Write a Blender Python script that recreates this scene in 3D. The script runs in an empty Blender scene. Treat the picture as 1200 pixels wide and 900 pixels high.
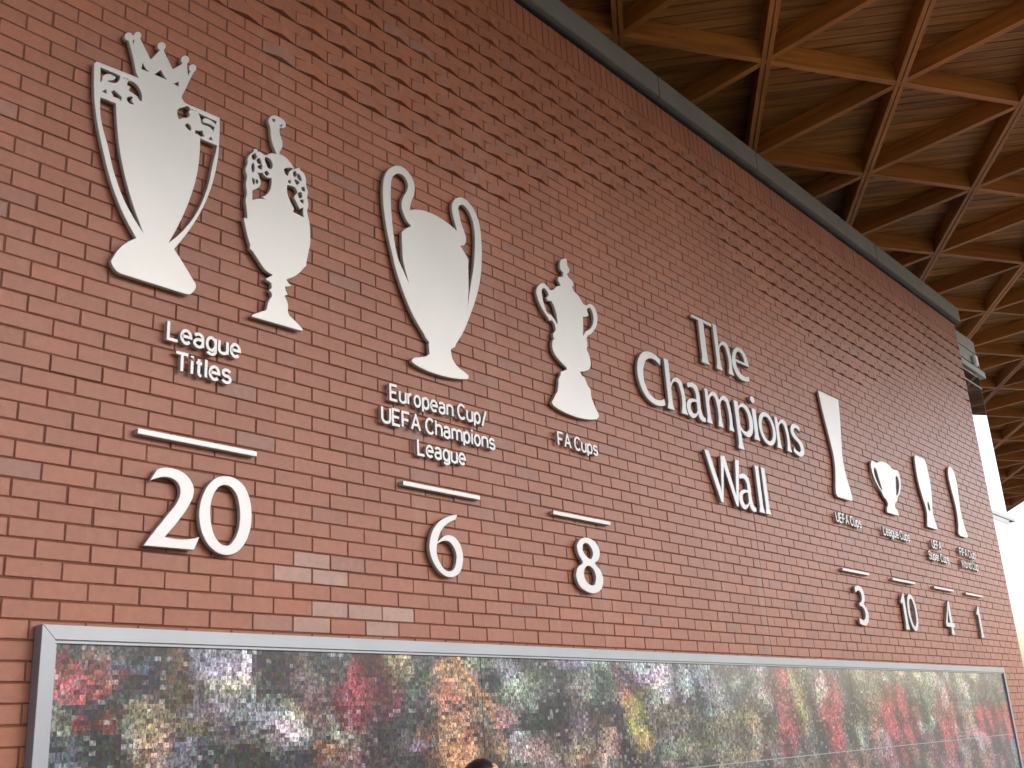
import bpy, bmesh, math, random
import numpy as np
from mathutils import Matrix, Vector

rnd = random.Random(7)
scene = bpy.context.scene
col = scene.collection
R = math.radians

# ------------------------------------------------------------------ camera
GZ = 2.19                                   # height above ground of the brick course just over the mosaic frame
CAM = np.array([-2.12448, -3.96965, -0.58781 + GZ])
CR = np.array([[0.63950815, -0.76652184, -0.05893713],      # right
               [0.20766388, 0.24604841, -0.94675017],       # down
               [0.74020608, 0.59321534, 0.31652887]])       # forward
FPX = 1270.004
cam_d = bpy.data.cameras.new('camera')
cam_d.sensor_width = 36.0
cam_d.lens = FPX / 1200.0 * 36.0
cam_d.clip_start = 0.05
cam_d.clip_end = 2000
cam = bpy.data.objects.new('camera', cam_d)
m = Matrix.Identity(4)
for i in range(3):
    m[i][0] = CR[0][i]; m[i][1] = -CR[1][i]; m[i][2] = -CR[2][i]; m[i][3] = CAM[i]
cam.matrix_world = m
col.objects.link(cam)
scene.camera = cam

# ------------------------------------------------------------------ light
SUN_EL, SUN_AZ = 48.0, 150.0                # azimuth clockwise from +Y
world = bpy.data.worlds.new('World'); scene.world = world; world.use_nodes = True
wn = world.node_tree; bg = wn.nodes['Background']
sky = wn.nodes.new('ShaderNodeTexSky'); sky.sky_type = 'NISHITA'; sky.sun_disc = False
sky.sun_elevation = R(SUN_EL); sky.sun_rotation = R(SUN_AZ)
sky.air_density = 1.0; sky.dust_density = 5.0; sky.ozone_density = 1.0
wn.links.new(sky.outputs[0], bg.inputs[0]); bg.inputs[1].default_value = 0.13
sd = bpy.data.lights.new('sun', 'SUN'); sd.energy = .6; sd.angle = R(14); sd.color = (1, .95, .87)
sun = bpy.data.objects.new('sun', sd); col.objects.link(sun)
d = Vector((math.sin(R(SUN_AZ)) * math.cos(R(SUN_EL)), math.cos(R(SUN_AZ)) * math.cos(R(SUN_EL)), math.sin(R(SUN_EL))))
sun.rotation_euler = (-d).to_track_quat('-Z', 'Y').to_euler()
vs = scene.view_settings
vs.view_transform = 'Standard'; vs.look = 'None'; vs.gamma = 1.0; vs.use_curve_mapping = False
vs.exposure = 2.46
scene.cycles.max_bounces = 5; scene.cycles.diffuse_bounces = 2; scene.cycles.glossy_bounces = 3

# ------------------------------------------------------------------ helpers
def ray(x, y):
    return CR.T @ np.array([(x - 600) / FPX, (y - 450) / FPX, 1.0])
def on_wall(x, y, yy=0.0):                  # photo pixel -> point on the plane of the wall, yy in front of it
    dr = ray(x, y); t = (yy - CAM[1]) / dr[1]; p = CAM + t * dr
    return p[0], p[2]
def proj(p):
    q = CR @ (np.asarray(p, float) - CAM)
    return 600 + FPX * q[0] / q[2], 450 + FPX * q[1] / q[2], q[2]

def tag(o, label=None, cat=None, group=None, kind=None):
    if label: o['label'] = label
    if cat: o['category'] = cat
    if group: o['group'] = group
    if kind: o['kind'] = kind
    return o
def empty(name, loc=(0, 0, 0)):
    o = bpy.data.objects.new(name, None); o.empty_display_size = .1
    o.location = loc; col.objects.link(o); return o
def link(name, me, mat=None, parent=None, loc=(0, 0, 0)):
    if mat is not None and not me.materials: me.materials.append(mat)
    o = bpy.data.objects.new(name, me); o.location = loc
    if parent is not None: o.parent = parent
    col.objects.link(o); return o
def mesh_from(name, v, f, smooth=False):
    me = bpy.data.meshes.new(name); me.from_pydata([tuple(p) for p in v], [], [tuple(q) for q in f]); me.update()
    if smooth:
        for p in me.polygons: p.use_smooth = True
    return me
BF = [(0, 3, 2, 1), (4, 5, 6, 7), (0, 1, 5, 4), (1, 2, 6, 5), (2, 3, 7, 6), (3, 0, 4, 7)]
def boxv(x0, x1, y0, y1, z0, z1):
    return [(x0, y0, z0), (x1, y0, z0), (x1, y1, z0), (x0, y1, z0), (x0, y0, z1), (x1, y0, z1), (x1, y1, z1), (x0, y1, z1)]
def box_mesh(name, *b, bevel=0):
    me = mesh_from(name, boxv(*b), BF)
    if bevel:
        bm = bmesh.new(); bm.from_mesh(me)
        bmesh.ops.bevel(bm, geom=bm.edges[:], offset=bevel, segments=2, affect='EDGES'); bm.to_mesh(me); bm.free()
    return me

class NT:
    def __init__(s, name):
        s.m = bpy.data.materials.new(name); s.m.use_nodes = True
        s.t = s.m.node_tree; s.b = s.t.nodes['Principled BSDF']
    def n(s, typ, **kw):
        o = s.t.nodes.new('ShaderNode' + typ)
        for k, v in kw.items():
            if k.startswith('i_'):
                key = k[2:]; key = int(key) if key.isdigit() else key
                o.inputs[key].default_value = v
            else: setattr(o, k, v)
        return o
    def l(s, a, b): s.t.links.new(a, b)
    def set(s, **kw):
        for k, v in kw.items(): s.b.inputs[k.replace('_', ' ')].default_value = v
    def noise(s, vec, scale, detail=4, rough=.55):
        o = s.n('TexNoise', i_Scale=scale, i_Detail=detail, i_Roughness=rough); s.l(vec, o.inputs['Vector']); return o.outputs[0]
    def ramp(s, fac, stops):
        o = s.n('ValToRGB'); e = o.color_ramp.elements
        while len(e) < len(stops): e.new(.5)
        for el, (p, c) in zip(e, stops):
            el.position = p; el.color = (*c, 1) if len(c) == 3 else c
        s.l(fac, o.inputs[0]); return o.outputs[0]
    def mix(s, fac, a, b, mode='MIX'):
        o = s.n('Mix', data_type='RGBA', blend_type=mode)
        for sock, v in ((o.inputs[0], fac), (o.inputs[6], a), (o.inputs[7], b)):
            if hasattr(v, 'is_linked'): s.l(v, sock)
            elif isinstance(v, (int, float)): sock.default_value = v
            else: sock.default_value = (*v, 1)
        return o.outputs[2]
    def math(s, op, a, b=0.0):
        o = s.n('Math', operation=op)
        for sock, v in ((o.inputs[0], a), (o.inputs[1], b)):
            if hasattr(v, 'is_linked'): s.l(v, sock)
            else: sock.default_value = v
        return o.outputs[0]
    def bump(s, h, strength, dist):
        o = s.n('Bump', i_Strength=strength, i_Distance=dist); s.l(h, o.inputs['Height']); s.l(o.outputs[0], s.b.inputs['Normal'])
    def pos(s): return s.n('NewGeometry').outputs['Position']
    def col(s, c): s.l(c, s.b.inputs['Base Color'])

# ------------------------------------------------------------------ materials
def mat_brick():
    t = NT('brick_clay'); P = t.pos()
    at = t.n('Attribute', attribute_name='tone'); sp = t.n('SeparateColor'); t.l(at.outputs['Color'], sp.inputs[0])
    base = t.ramp(sp.outputs[0], [(0, (.240, .082, .040)), (.35, (.258, .088, .043)), (.7, (.278, .095, .046)), (.86, (.300, .101, .046)), (.9, (.232, .087, .049)), (.96, (.238, .096, .060)), (1, (.33, .205, .155))])
    n1 = t.noise(P, 26, 3, .6); n2 = t.noise(P, 240, 2, .6); n3 = t.noise(P, 1.1, 2, .5)
    c = t.mix(.32, base, t.ramp(n1, [(.3, (.62, .58, .56)), (.7, (1.25, 1.22, 1.2))]), 'MULTIPLY')
    c = t.mix(.35, c, t.ramp(n2, [(.3, (.66, .64, .62)), (.7, (1.22, 1.22, 1.22))]), 'MULTIPLY')
    c = t.mix(.3, c, t.ramp(n3, [(.3, (.74, .72, .70)), (.7, (1.2, 1.18, 1.17))]), 'MULTIPLY')
    mpv = t.n('Mapping'); mpv.inputs['Scale'].default_value = (3.2, 3.2, .35); t.l(P, mpv.inputs[0])
    c = t.mix(t.ramp(t.noise(mpv.outputs[0], 1.0, 3, .6), [(.56, (0, 0, 0)), (.78, (.22, .22, .22))]), c, (.36, .25, .20))
    pit = t.ramp(t.noise(P, 62, 2, .5), [(.22, (1, 1, 1)), (.29, (0, 0, 0))])
    c = t.mix(t.math('MULTIPLY', pit, .6), c, (.06, .03, .025))
    t.col(c); t.set(Roughness=.48)
    t.b.inputs['Specular IOR Level'].default_value = .48
    t.bump(t.mix(.5, n2, n1), .35, .004)
    return t.m
def mat_mortar():
    t = NT('mortar'); P = t.pos()
    t.col(t.ramp(t.noise(P, 60, 4), [(.3, (.105, .038, .022)), (.7, (.14, .052, .031))])); t.set(Roughness=.9)
    return t.m
def mat_metal(name, c, rough, metallic=1.0, aniso=False):
    t = NT(name); P = t.pos()
    mp = t.n('Mapping'); mp.inputs['Scale'].default_value = (1, 1, 22); t.l(P, mp.inputs[0])
    br = t.noise(mp.outputs[0], 30, 3)
    big = t.noise(P, 2.2, 3)
    cc = t.mix(.2, c, t.ramp(big, [(.3, (.8, .8, .8)), (.7, (1.15, 1.15, 1.15))]), 'MULTIPLY')
    t.col(t.mix(.12, cc, t.ramp(br, [(.3, (.7, .7, .7)), (.7, (1.2, 1.2, 1.2))]), 'MULTIPLY'))
    r = t.n('MapRange', i_3=rough - .05, i_4=rough + .06); t.l(br, r.inputs[0]); t.l(r.outputs[0], t.b.inputs['Roughness'])
    t.set(Metallic=metallic)
    return t.m
def mat_wood(name, dark, light, sc=1.0, rough=.55):
    t = NT(name); tc = t.n('TexCoord').outputs['Object']
    oi = t.n('ObjectInfo').outputs['Random']
    at = t.n('Attribute', attribute_name='along')
    mp = t.n('Mapping'); mp.inputs['Scale'].default_value = (1.4 * sc, 26 * sc, 26 * sc)
    add = t.n('VectorMath', operation='ADD'); cx = t.n('CombineXYZ'); t.l(t.math('MULTIPLY', oi, 37), cx.inputs[0]); t.l(t.math('MULTIPLY', oi, 11), cx.inputs[2])
    t.l(tc, add.inputs[0]); t.l(cx.outputs[0], add.inputs[1]); t.l(add.outputs[0], mp.inputs[0])
    g = t.noise(mp.outputs[0], 1.0, 6, .62)
    c = t.ramp(g, [(.28, dark), (.72, light)])
    v = t.noise(add.outputs[0], .7, 2)
    c = t.mix(.55, c, t.ramp(v, [(.3, (.55, .5, .46)), (.5, (.95, .93, .9)), (.72, (1.4, 1.36, 1.28))]), 'MULTIPLY')
    c = t.mix(.5, c, t.ramp(oi, [(0, (.5, .46, .43)), (1, (1.4, 1.36, 1.3))]), 'MULTIPLY')
    kn = t.n('TexVoronoi', i_Scale=1.5); mp2 = t.n('Mapping'); mp2.inputs['Scale'].default_value = (.6, 2.6, 2.6); t.l(add.outputs[0], mp2.inputs[0]); t.l(mp2.outputs[0], kn.inputs['Vector'])
    c = t.mix(t.ramp(kn.outputs['Distance'], [(.03, (.75, .75, .75)), (.075, (0, 0, 0))]), c, (.08, .03, .015))
    t.col(c); t.set(Roughness=rough); t.bump(g, .25, .003)
    return t.m
def mat_plain(name, c, rough=.6, metallic=0.0, var=.25, sc=6):
    t = NT(name); P = t.pos()
    t.col(t.mix(var, c, t.ramp(t.noise(P, sc, 5), [(.3, (.55, .55, .55)), (.7, (1.3, 1.3, 1.3))]), 'MULTIPLY'))
    t.set(Roughness=rough, Metallic=metallic); return t.m
def mat_mosaic():
    t = NT('photo_mosaic_print'); P = t.pos()
    at = t.n('Attribute', attribute_name='pic').outputs['Color']
    sx = t.n('SeparateXYZ'); t.l(P, sx.inputs[0])
    # many tiny photographs: each print has its own figures and its own pale or dark ground
    sd_ = t.n('Attribute', attribute_name='seed').outputs['Vector']
    ad = t.n('VectorMath', operation='ADD'); t.l(P, ad.inputs[0]); t.l(sd_, ad.inputs[1])
    mp = t.n('Mapping'); mp.inputs['Scale'].default_value = (1, 1, .55); t.l(ad.outputs[0], mp.inputs[0])
    fig = t.noise(mp.outputs[0], 85, 2, .65)
    hue = t.n('TexNoise', i_Scale=50, i_Detail=1); t.l(ad.outputs[0], hue.inputs['Vector'])
    det = t.ramp(fig, [(.34, (.12, .11, .11)), (.43, (.42, .40, .39)), (.52, (.85, .83, .81)), (.60, (1.2, 1.2, 1.15)), (.68, (1.9, 1.9, 1.8))])
    c = t.mix(.92, at, det, 'MULTIPLY')
    hs = t.n('HueSaturation', i_Saturation=1.7, i_Value=1.0); t.l(hue.outputs['Color'], hs.inputs['Color'])
    c = t.mix(.16, c, hs.outputs[0], 'OVERLAY')
    t.col(c); t.set(Roughness=.35, Coat_Weight=.45, Coat_Roughness=.05)
    t.bump(t.noise(P, 1.6, 2), .06, .02)
    return t.m
M = dict(
    brick=mat_brick(), mortar=mat_mortar(),
    steel=mat_metal('satin_steel', (.47, .46, .435), .44, .42),
    letter=mat_metal('satin_letter', (.42, .415, .405), .43, .42),
    coping=mat_plain('grey_coping', (.17, .18, .165), .45, .3),
    frame=mat_plain('aluminium_frame', (.27, .285, .30), .40, .5, .12),
    gasket=mat_plain('black_gasket', (.012, .012, .013), .5),
    beam=mat_wood('timber_beam', (.30, .105, .02), (.56, .225, .042), .7),
    board=mat_wood('timber_board', (.17, .070, .016), (.45, .205, .05), 1.0),
    deck=mat_plain('roof_deck', (.12, .12, .12), .8),
    paving=mat_plain('paving_stone', (.09, .088, .083), .8, 0, .35, 3),
    ground=mat_plain('tarmac', (.05, .05, .049), .9, 0, .3, 2),
    mosaic=mat_mosaic(),
    clad=mat_plain('grey_cladding', (.26, .275, .265), .4, .35),
    plaster=mat_plain('block_wall', (.32, .31, .29), .9),
    skin=mat_plain('skin', (.45, .25, .17), .5, 0, .1), jacket=mat_plain('jacket_cloth', (.03, .035, .05), .85),
    trousers=mat_plain('trouser_cloth', (.04, .045, .06), .9), shoe=mat_plain('shoe', (.25, .25, .25), .6),
    white=mat_plain('lamp_white', (.75, .76, .74), .4, 0, .05),
)
def mat_hair():
    t = NT('black_hair'); mp = t.n('Mapping'); mp.inputs['Scale'].default_value = (60, 300, 60); t.l(t.n('TexCoord').outputs['Object'], mp.inputs[0])
    n = t.noise(mp.outputs[0], 1, 3); t.col(t.ramp(n, [(.3, (.004, .004, .004)), (.8, (.016, .013, .012))])); t.set(Roughness=.38); t.bump(n, .5, .003); return t.m
M['hair'] = mat_hair()
def mat_glass():
    t = NT('bay_glass'); t.set(Base_Color=(.02, .025, .028, 1), Roughness=.02, Metallic=0.0, IOR=1.9)
    t.b.inputs['Coat Weight'].default_value = 1.0; t.b.inputs['Coat Roughness'].default_value = .01; return t.m
M['glass'] = mat_glass()

# ------------------------------------------------------------------ ground
def sheet(name, poly, z, mat, kind='structure'):
    o = link(name, mesh_from(name, [(x, y, z) for x, y in poly], [tuple(range(len(poly)))]), mat)
    tag(o, kind=kind); return o
sheet('ground', [(-600, -600), (600, -600), (600, 600), (-600, 600)], -.004, M['ground'])
pav = sheet('pavement', [(-18, -9.6), (24, -9.6), (24, .4), (-18, .4)], 0, mat_plain('paving_joint', (.06, .06, .058), .9))
# paving slabs as real pieces near the wall
slab = box_mesh('paving_slab', .004, .596, .004, .596, 0, .012)
slab.materials.append(M['paving'])
def add_slabs():
    n = 0
    big = []
    for i in range(-30, 40):
        for j in range(-16, 0):
            if -14 <= i < 10 and j >= -12 and n < 300:
                link('paving_slab', slab, None, pav, (i * .6, j * .6, .001)); n += 1
            else: big.append((i, j))
    v, f = [], []
    for i, j in big:
        b = len(v); v += boxv(i * .6 + .004, i * .6 + .596, j * .6 + .004, j * .6 + .596, .001, .013)
        f += [tuple(b + q for q in k) for k in BF]
    o = link('paving_slabs', mesh_from('paving_slabs', v, f), M['paving'], pav); tag(o, kind='stuff')
add_slabs()

# ------------------------------------------------------------------ brick wall
BX, BZ = .225, .075
N0, N1 = -30, 56
K0, K1 = -29, 57
wall = empty('brick_wall', (0, 0, 0))
tag(wall, 'tall red brick wall with rows of projecting bricks under a grey coping', 'wall')
PROJ = {38: [(8, 13), (35, 39)], 40: [(4, 14), (33, 41)], 42: [(0, 15), (31, 43)], 44: [(-2, 17), (29, 45)],
        46: [(-30, 19), (27, 47), (55, 56)], 48: [(-30, 21), (26, 49), (52, 56)]}
for k in (50, 52, 54, 56): PROJ[k] = [(-30, 56)]
PALE = {(0, 4): .95, (0, 5): .99, (0, 7): .985, (1, 5.5): .99, (1, 6.5): .985, (1, 7.5): 1.0, (3, 4.5): 1.0, (3, 5.5): .985, (4, 5): .99, (4, 6): .95, (2, 12): .93}
def tone_of(k, n):
    if (k, n) in PALE: return PALE[(k, n)]
    r = rnd.random()
    if r < .03: return rnd.uniform(.9, .965)
    return min(.88, max(0, rnd.gauss(.5, .17)))
def brick_verts(L, h, p=0.0, c=.0025):
    """front at y=0 (or a vertical ridge p proud at mid-length), back at y=.04; origin at brick centre of the face"""
    x, z = L / 2, h / 2
    if p == 0:
        v = [(-x + c, 0, -z + c), (x - c, 0, -z + c), (x - c, 0, z - c), (-x + c, 0, z - c),
             (-x, c, -z), (x, c, -z), (x, c, z), (-x, c, z), (-x, .04, -z), (x, .04, -z), (x, .04, z), (-x, .04, z)]
        f = [(0, 1, 2, 3), (4, 5, 1, 0), (5, 6, 2, 1), (6, 7, 3, 2), (7, 4, 0, 3), (8, 9, 5, 4), (9, 10, 6, 5), (10, 11, 7, 6), (11, 8, 4, 7)]
    else:
        v = [(-x, 0, -z), (0, -p, -z), (x, 0, -z), (x, 0, z), (0, -p, z), (-x, 0, z),
             (-x, .04, -z), (x, .04, -z), (x, .04, z), (-x, .04, z)]
        f = [(0, 1, 4, 5), (1, 2, 3, 4), (6, 7, 2, 1, 0), (9, 5, 4, 3, 8), (7, 8, 3, 2), (6, 0, 5, 9)]
    return v, f
bricks = []        # (kind, cx, cz, L, h, p, tone)
def is_proj(k, n):
    return any(a <= n < b for a, b in PROJ.get(k, []))
for k in range(K0, K1 + 1):
    odd = k % 2
    cuts = [n + (.5 if odd else 0) for n in range(N0, N1 + 1)]
    cuts = [c for c in cuts if c <= N1]
    if odd:
        cuts = [N0] + cuts + [26, N1]; cuts = sorted(set(cuts))
    for a, b in zip(cuts[:-1], cuts[1:]):
        x0, x1 = a * BX, b * BX
        L = (x1 - x0) - .0068
        if odd and (a == 26 or b == 26): L -= .002
        p = .025 if is_proj(k, a) and not odd else 0.0
        kd = 'projecting_brick' if p else 'brick'
        if L < .15: kd = 'half_brick'
        bricks.append((kd, (x0 + x1) / 2, k * BZ + GZ, L, .0684, p, tone_of(k, a)))
SOLD_Z0 = 57.5 * BZ + GZ
for i in range(int(N0 * 3), int(N1 * 3)):
    bricks.append(('soldier_brick', (i + .5) * BZ, SOLD_Z0 + .1125, .0688, .219, 0.0, tone_of(99, i)))
# choose the pieces that show largest
def area(b):
    kd, cx, cz, L, h, p, tn = b
    u, v, w = proj((cx, 0, cz))
    if w < .2 or not (-25 < u < 1215 and -15 < v < 905): return 0
    if -.05 < cx < 11.75 and cz < GZ - .06: return 0          # behind the mosaic board
    a = proj((cx - L / 2, 0, cz)); b2 = proj((cx + L / 2, 0, cz)); c = proj((cx, 0, cz - h / 2)); d2 = proj((cx, 0, cz + h / 2))
    return math.hypot(a[0] - b2[0], a[1] - b2[1]) * math.hypot(c[0] - d2[0], c[1] - d2[1])
TONES = 14
def set_tone(me, vals):
    at = me.attributes.new('tone', 'FLOAT_COLOR', 'POINT')
    at.data.foreach_set('color', np.asarray(vals, np.float32).ravel())
cache = {}
def piece_mesh(kd, L, h, p, tn):
    q = min(TONES - 1, int(tn * TONES)) if tn < .97 else 99; key = (kd, round(L, 3), round(h, 3), p, q)
    if key not in cache:
        v, f = brick_verts(L, h, p); me = mesh_from(kd, v, f)
        tv = (q + .5) / TONES if tn < .97 else .99
        set_tone(me, [(tv, 0, 0, 1)] * len(v)); me.materials.append(M['brick']); cache[key] = me
    return cache[key]
for kd, whole in (('brick', 'brickwork'), ('half_brick', 'half_brickwork'), ('projecting_brick', 'projecting_brickwork'), ('soldier_brick', 'soldier_brickwork')):
    L_ = [b for b in bricks if b[0] == kd]
    L_.sort(key=area, reverse=True)
    for b in [b for b in L_[:300] if area(b) > 0]:
        o = link(kd, piece_mesh(*[b[i] for i in (0, 3, 4, 5, 6)]), None, wall,
                 (b[1] + rnd.gauss(0, .0007), rnd.gauss(0, .0009), b[2] + rnd.gauss(0, .0006)))
        o.rotation_euler = (rnd.gauss(0, .006), rnd.gauss(0, .0035), rnd.gauss(0, .004))
    cut = len([b for b in L_[:300] if area(b) > 0])
    v, f, tn = [], [], []
    for b in L_[cut:]:
        pv, pf = brick_verts(b[3], b[4], b[5]); o0 = len(v)
        dx, dy, dz = b[1] + rnd.gauss(0, .0007), rnd.gauss(0, .0009), b[2] + rnd.gauss(0, .0006)
        ry, rz = rnd.gauss(0, .0035), rnd.gauss(0, .004)
        v += [(x + dx, y + dy + x * rz, z + dz - x * ry) for x, y, z in pv]
        f += [tuple(i + o0 for i in q) for q in pf]
        tn += [(b[6], 0, 0, 1)] * len(pv)
    if v:
        me = mesh_from(whole, v, f); set_tone(me, tn)
        tag(link(whole, me, M['brick'], wall), kind='stuff')
WL, WR = N0 * BX, N1 * BX
CB = 60.75 * BZ + GZ
link('mortar_backing', box_mesh('mortar_backing', WL + .002, WR - .003, .0045, .30, 0, CB), M['mortar'], wall)
# sealed movement joint beside the title
link('movement_joint', box_mesh('movement_joint', 26 * BX - .0035, 26 * BX + .0035, .002, .012, 0, CB - .02), M['gasket'], wall)
# coping in lengths
jx = [WL - .05, on_wall(770, 88, -.075)[0] - 4.9, on_wall(770, 88, -.075)[0] - 2.4, on_wall(770, 88, -.075)[0], on_wall(887, 192, -.075)[0], on_wall(1027, 296, -.075)[0], WR + .06]
for a, b in zip(jx[:-1], jx[1:]):
    link('coping', box_mesh('coping', a + .002, b - .002, -.075, .36, CB + .002, CB + .212, bevel=.006), M['coping'], wall)
link('coping_drip', box_mesh('coping_drip', WL, WR, -.03, .2, CB - .018, CB), M['gasket'], wall)

# building behind the wall (its roof is what carries the timber canopy)
bld = empty('stadium_block', (3, 6, 0)); tag(bld, 'rendered block behind the brick wall, below the timber canopy', 'building')
link('block_wall', box_mesh('block_wall', -36, 9.55, -5.68, 6, 0, CB + .1), M['plaster'], bld)
link('flat_roof', box_mesh('flat_roof', -36, 9.5, -5.6, 6, CB + .105, CB + .15), M['deck'], bld)

# ------------------------------------------------------------------ glazed bay past the wall's end
bay = empty('glazed_bay', (13, 0, 0)); tag(bay, 'grey clad glass bay projecting past the far end of the brick wall', 'glazed bay')
def bpart(name, b, mat, bevel=.004):
    b = (b[0] - 13, b[1] - 13) + tuple(b[2:]); return link(name, box_mesh(name, *b, bevel=bevel), M[mat], bay)
GX0, GX1 = WR + .01, 13.385
bpart('header_panel', (GX0, 13.445, .02, 2.4, 4.303 + GZ, 4.495 + GZ), 'clad')
bpart('header_panel', (GX0, 13.45, .025, 2.4, 4.115 + GZ, 4.297 + GZ), 'clad')
bpart('header_gap', (GX0, 13.40, .05, 2.4, 4.092 + GZ, 4.113 + GZ), 'gasket')
bpart('header_sill', (GX0, 13.70, .015, 2.4, 4.0 + GZ, 4.09 + GZ), 'clad')
bpart('header_soffit', (GX0, 13.42, .06, 2.4, 3.935 + GZ, 3.998 + GZ), 'clad')
bpart('transom', (GX0, 13.40, .02, 2.4, 3.775 + GZ, 3.79 + GZ), 'clad', 0)
bpart('pane', (GX0, GX1, .03, .06, 3.793 + GZ, 3.932 + GZ), 'glass', 0)
bpart('pane', (GX0, GX1, .03, .06, 1.975 + GZ, 3.772 + GZ), 'glass', 0)
bpart('ledge', (GX0, 13.70, .02, 2.4, 1.918 + GZ, 1.972 + GZ), 'clad')
bpart('ledge', (GX0, 13.42, .03, 2.4, 1.845 + GZ, 1.914 + GZ), 'clad')
bpart('pane', (GX0, GX1, .03, .06, .1, 1.842 + GZ), 'glass', 0)
bpart('side_frame', (GX1 + .002, GX1 + .012, .032, 2.4, .1, 3.93 + GZ), 'clad', 0)
bpart('plinth', (GX0, GX1 + .03, .02, 2.4, 0, .095), 'clad')
bpart('back_wall', (GX0, GX1, .6, 2.39, .1, 3.9 + GZ), 'plaster', 0)
fl = empty('floodlight', (13.25, .02, 4.16 + GZ)); tag(fl, 'small white floodlight fixed to the grey header of the glass bay', 'light')
link('lamp_body', box_mesh('lamp_body', -.06, .06, -.05, .0, -.075, .075, bevel=.01), M['white'], fl)
link('bracket', box_mesh('bracket', .07, .34, .02, .05, .03, .055, bevel=.004), M['clad'], fl)
link('bracket', box_mesh('bracket', .30, .34, .02, .05, -.06, .03, bevel=.004), M['clad'], fl)

# unseen brick building added across the street, to darken the mosaic board's reflections
opp = empty('unseen_street_building', (5, -30, 0)); tag(opp, 'unseen two-storey brick building across the street, added for the mosaic board to mirror', 'building')
link('wall', box_mesh('wall', -40, 52, -8, 0, 0, 5.6), mat_plain('far_brick', (.20, .085, .06), .85), opp)
link('roof', mesh_from('roof', [(-40.2, .3, 5.6), (52.2, .3, 5.6), (52.2, -4, 8.4), (-40.2, -4, 8.4), (-40.2, -8.3, 5.6), (52.2, -8.3, 5.6)], [(0, 1, 2, 3), (3, 2, 5, 4), (0, 3, 4), (1, 5, 2), (0, 4, 5, 1)]), mat_plain('slate', (.07, .075, .085), .7), opp)
wm = box_mesh('window', -.55, .55, .01, .06, 0, 1.5); wm.materials.append(M['white']); gm = box_mesh('pane', -.47, .47, .061, .07, .08, 1.42); gm.materials.append(M['glass'])
for k in range(18):
    for zz in (.9, 3.5):
        w_ = link('window', wm, None, opp, (-37 + k * 4.9, 0, zz)); link('pane', gm, None, w_)
    link('door', box_mesh('door', -.45, .45, .01, .05, .02, 2.1), M['gasket'], opp, (-34.8 + k * 4.9, 0, 0))

# ------------------------------------------------------------------ timber canopy
H = 6.5
RZ = CAM[2] + H                              # underside of the beams
O2 = np.array([CAM[0] + 1.419 * H, CAM[1] + .583 * H]); A2 = np.array([.218, -.133]) * H; B2 = np.array([.26, .165]) * H
EDGE = [(-16, -8.3), (14, -8.3), (46, -8.3 + 32 * B2[1] / B2[0]), (46, 14), (-16, 14)]
roof = empty('timber_canopy', (0, 0, RZ)); tag(roof, 'timber canopy roof of triangular coffers with boarded ceiling over the wall', 'roof')
def clip(p, dr):
    t0, t1 = -1e9, 1e9
    n = len(EDGE)
    for i in range(n):
        a = np.array(EDGE[i]); b = np.array(EDGE[(i + 1) % n]); e = b - a; nrm = np.array([-e[1], e[0]])   # inside: left of edge
        den = nrm @ dr; num = nrm @ (a - p)
        if abs(den) < 1e-9:
            if num > 0: return None
            continue
        t = num / den
        if den > 0: t0 = max(t0, t)
        else: t1 = min(t1, t)
    return (t0, t1) if t1 - t0 > .15 else None
def bar(name, p, q, w, z0, z1, mat, groove=0.0):
    """a straight timber from p to q (plan), local x along it"""
    p = np.array(p); q = np.array(q); L = np.linalg.norm(q - p); th = math.atan2(q[1] - p[1], q[0] - p[0])
    if groove:
        g = groove / 2; v, f = [], []
        for y0, y1 in ((-w / 2, -g), (g, w / 2)):
            b = len(v); v += boxv(0, L, y0, y1, z0, z1); f += [tuple(b + i for i in k) for k in BF]
        b = len(v); v += boxv(0.01, L - .01, -g - .001, g + .001, z0 + .03, z1 - .01); f += [tuple(b + i for i in k) for k in BF]
        me = mesh_from(name, v, f)
    else: me = mesh_from(name, boxv(0, L, -w / 2, w / 2, z0, z1), BF)
    o = link(name, me, M[mat], roof, (p[0], p[1], 0)); o.rotation_euler = (0, 0, th); return o
DEP = .225
D2 = A2 - B2
for fam, (dr, step, w, dz, gr) in enumerate(((B2, A2, .105, 0, .012), (A2, B2, .075, .004, 0), (D2, A2, .075, .008, 0))):
    u = dr / np.linalg.norm(dr)
    for k in range(-60, 61):
        p = O2 + k * step; c = clip(p, u)
        if c: bar('beam', p + u * c[0], p + u * c[1], w, dz, DEP - .001 - dz * .1, 'beam', gr)
for i in range(len(EDGE)):
    a = np.array(EDGE[i]); b = np.array(EDGE[(i + 1) % len(EDGE)]); u = (b - a) / np.linalg.norm(b - a); nn = np.array([-u[1], u[0]])
    bar('edge_beam', a + nn * .06 + u * .06, b + nn * .06 - u * .06, .11, -.02, DEP + .16, 'beam')
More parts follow.
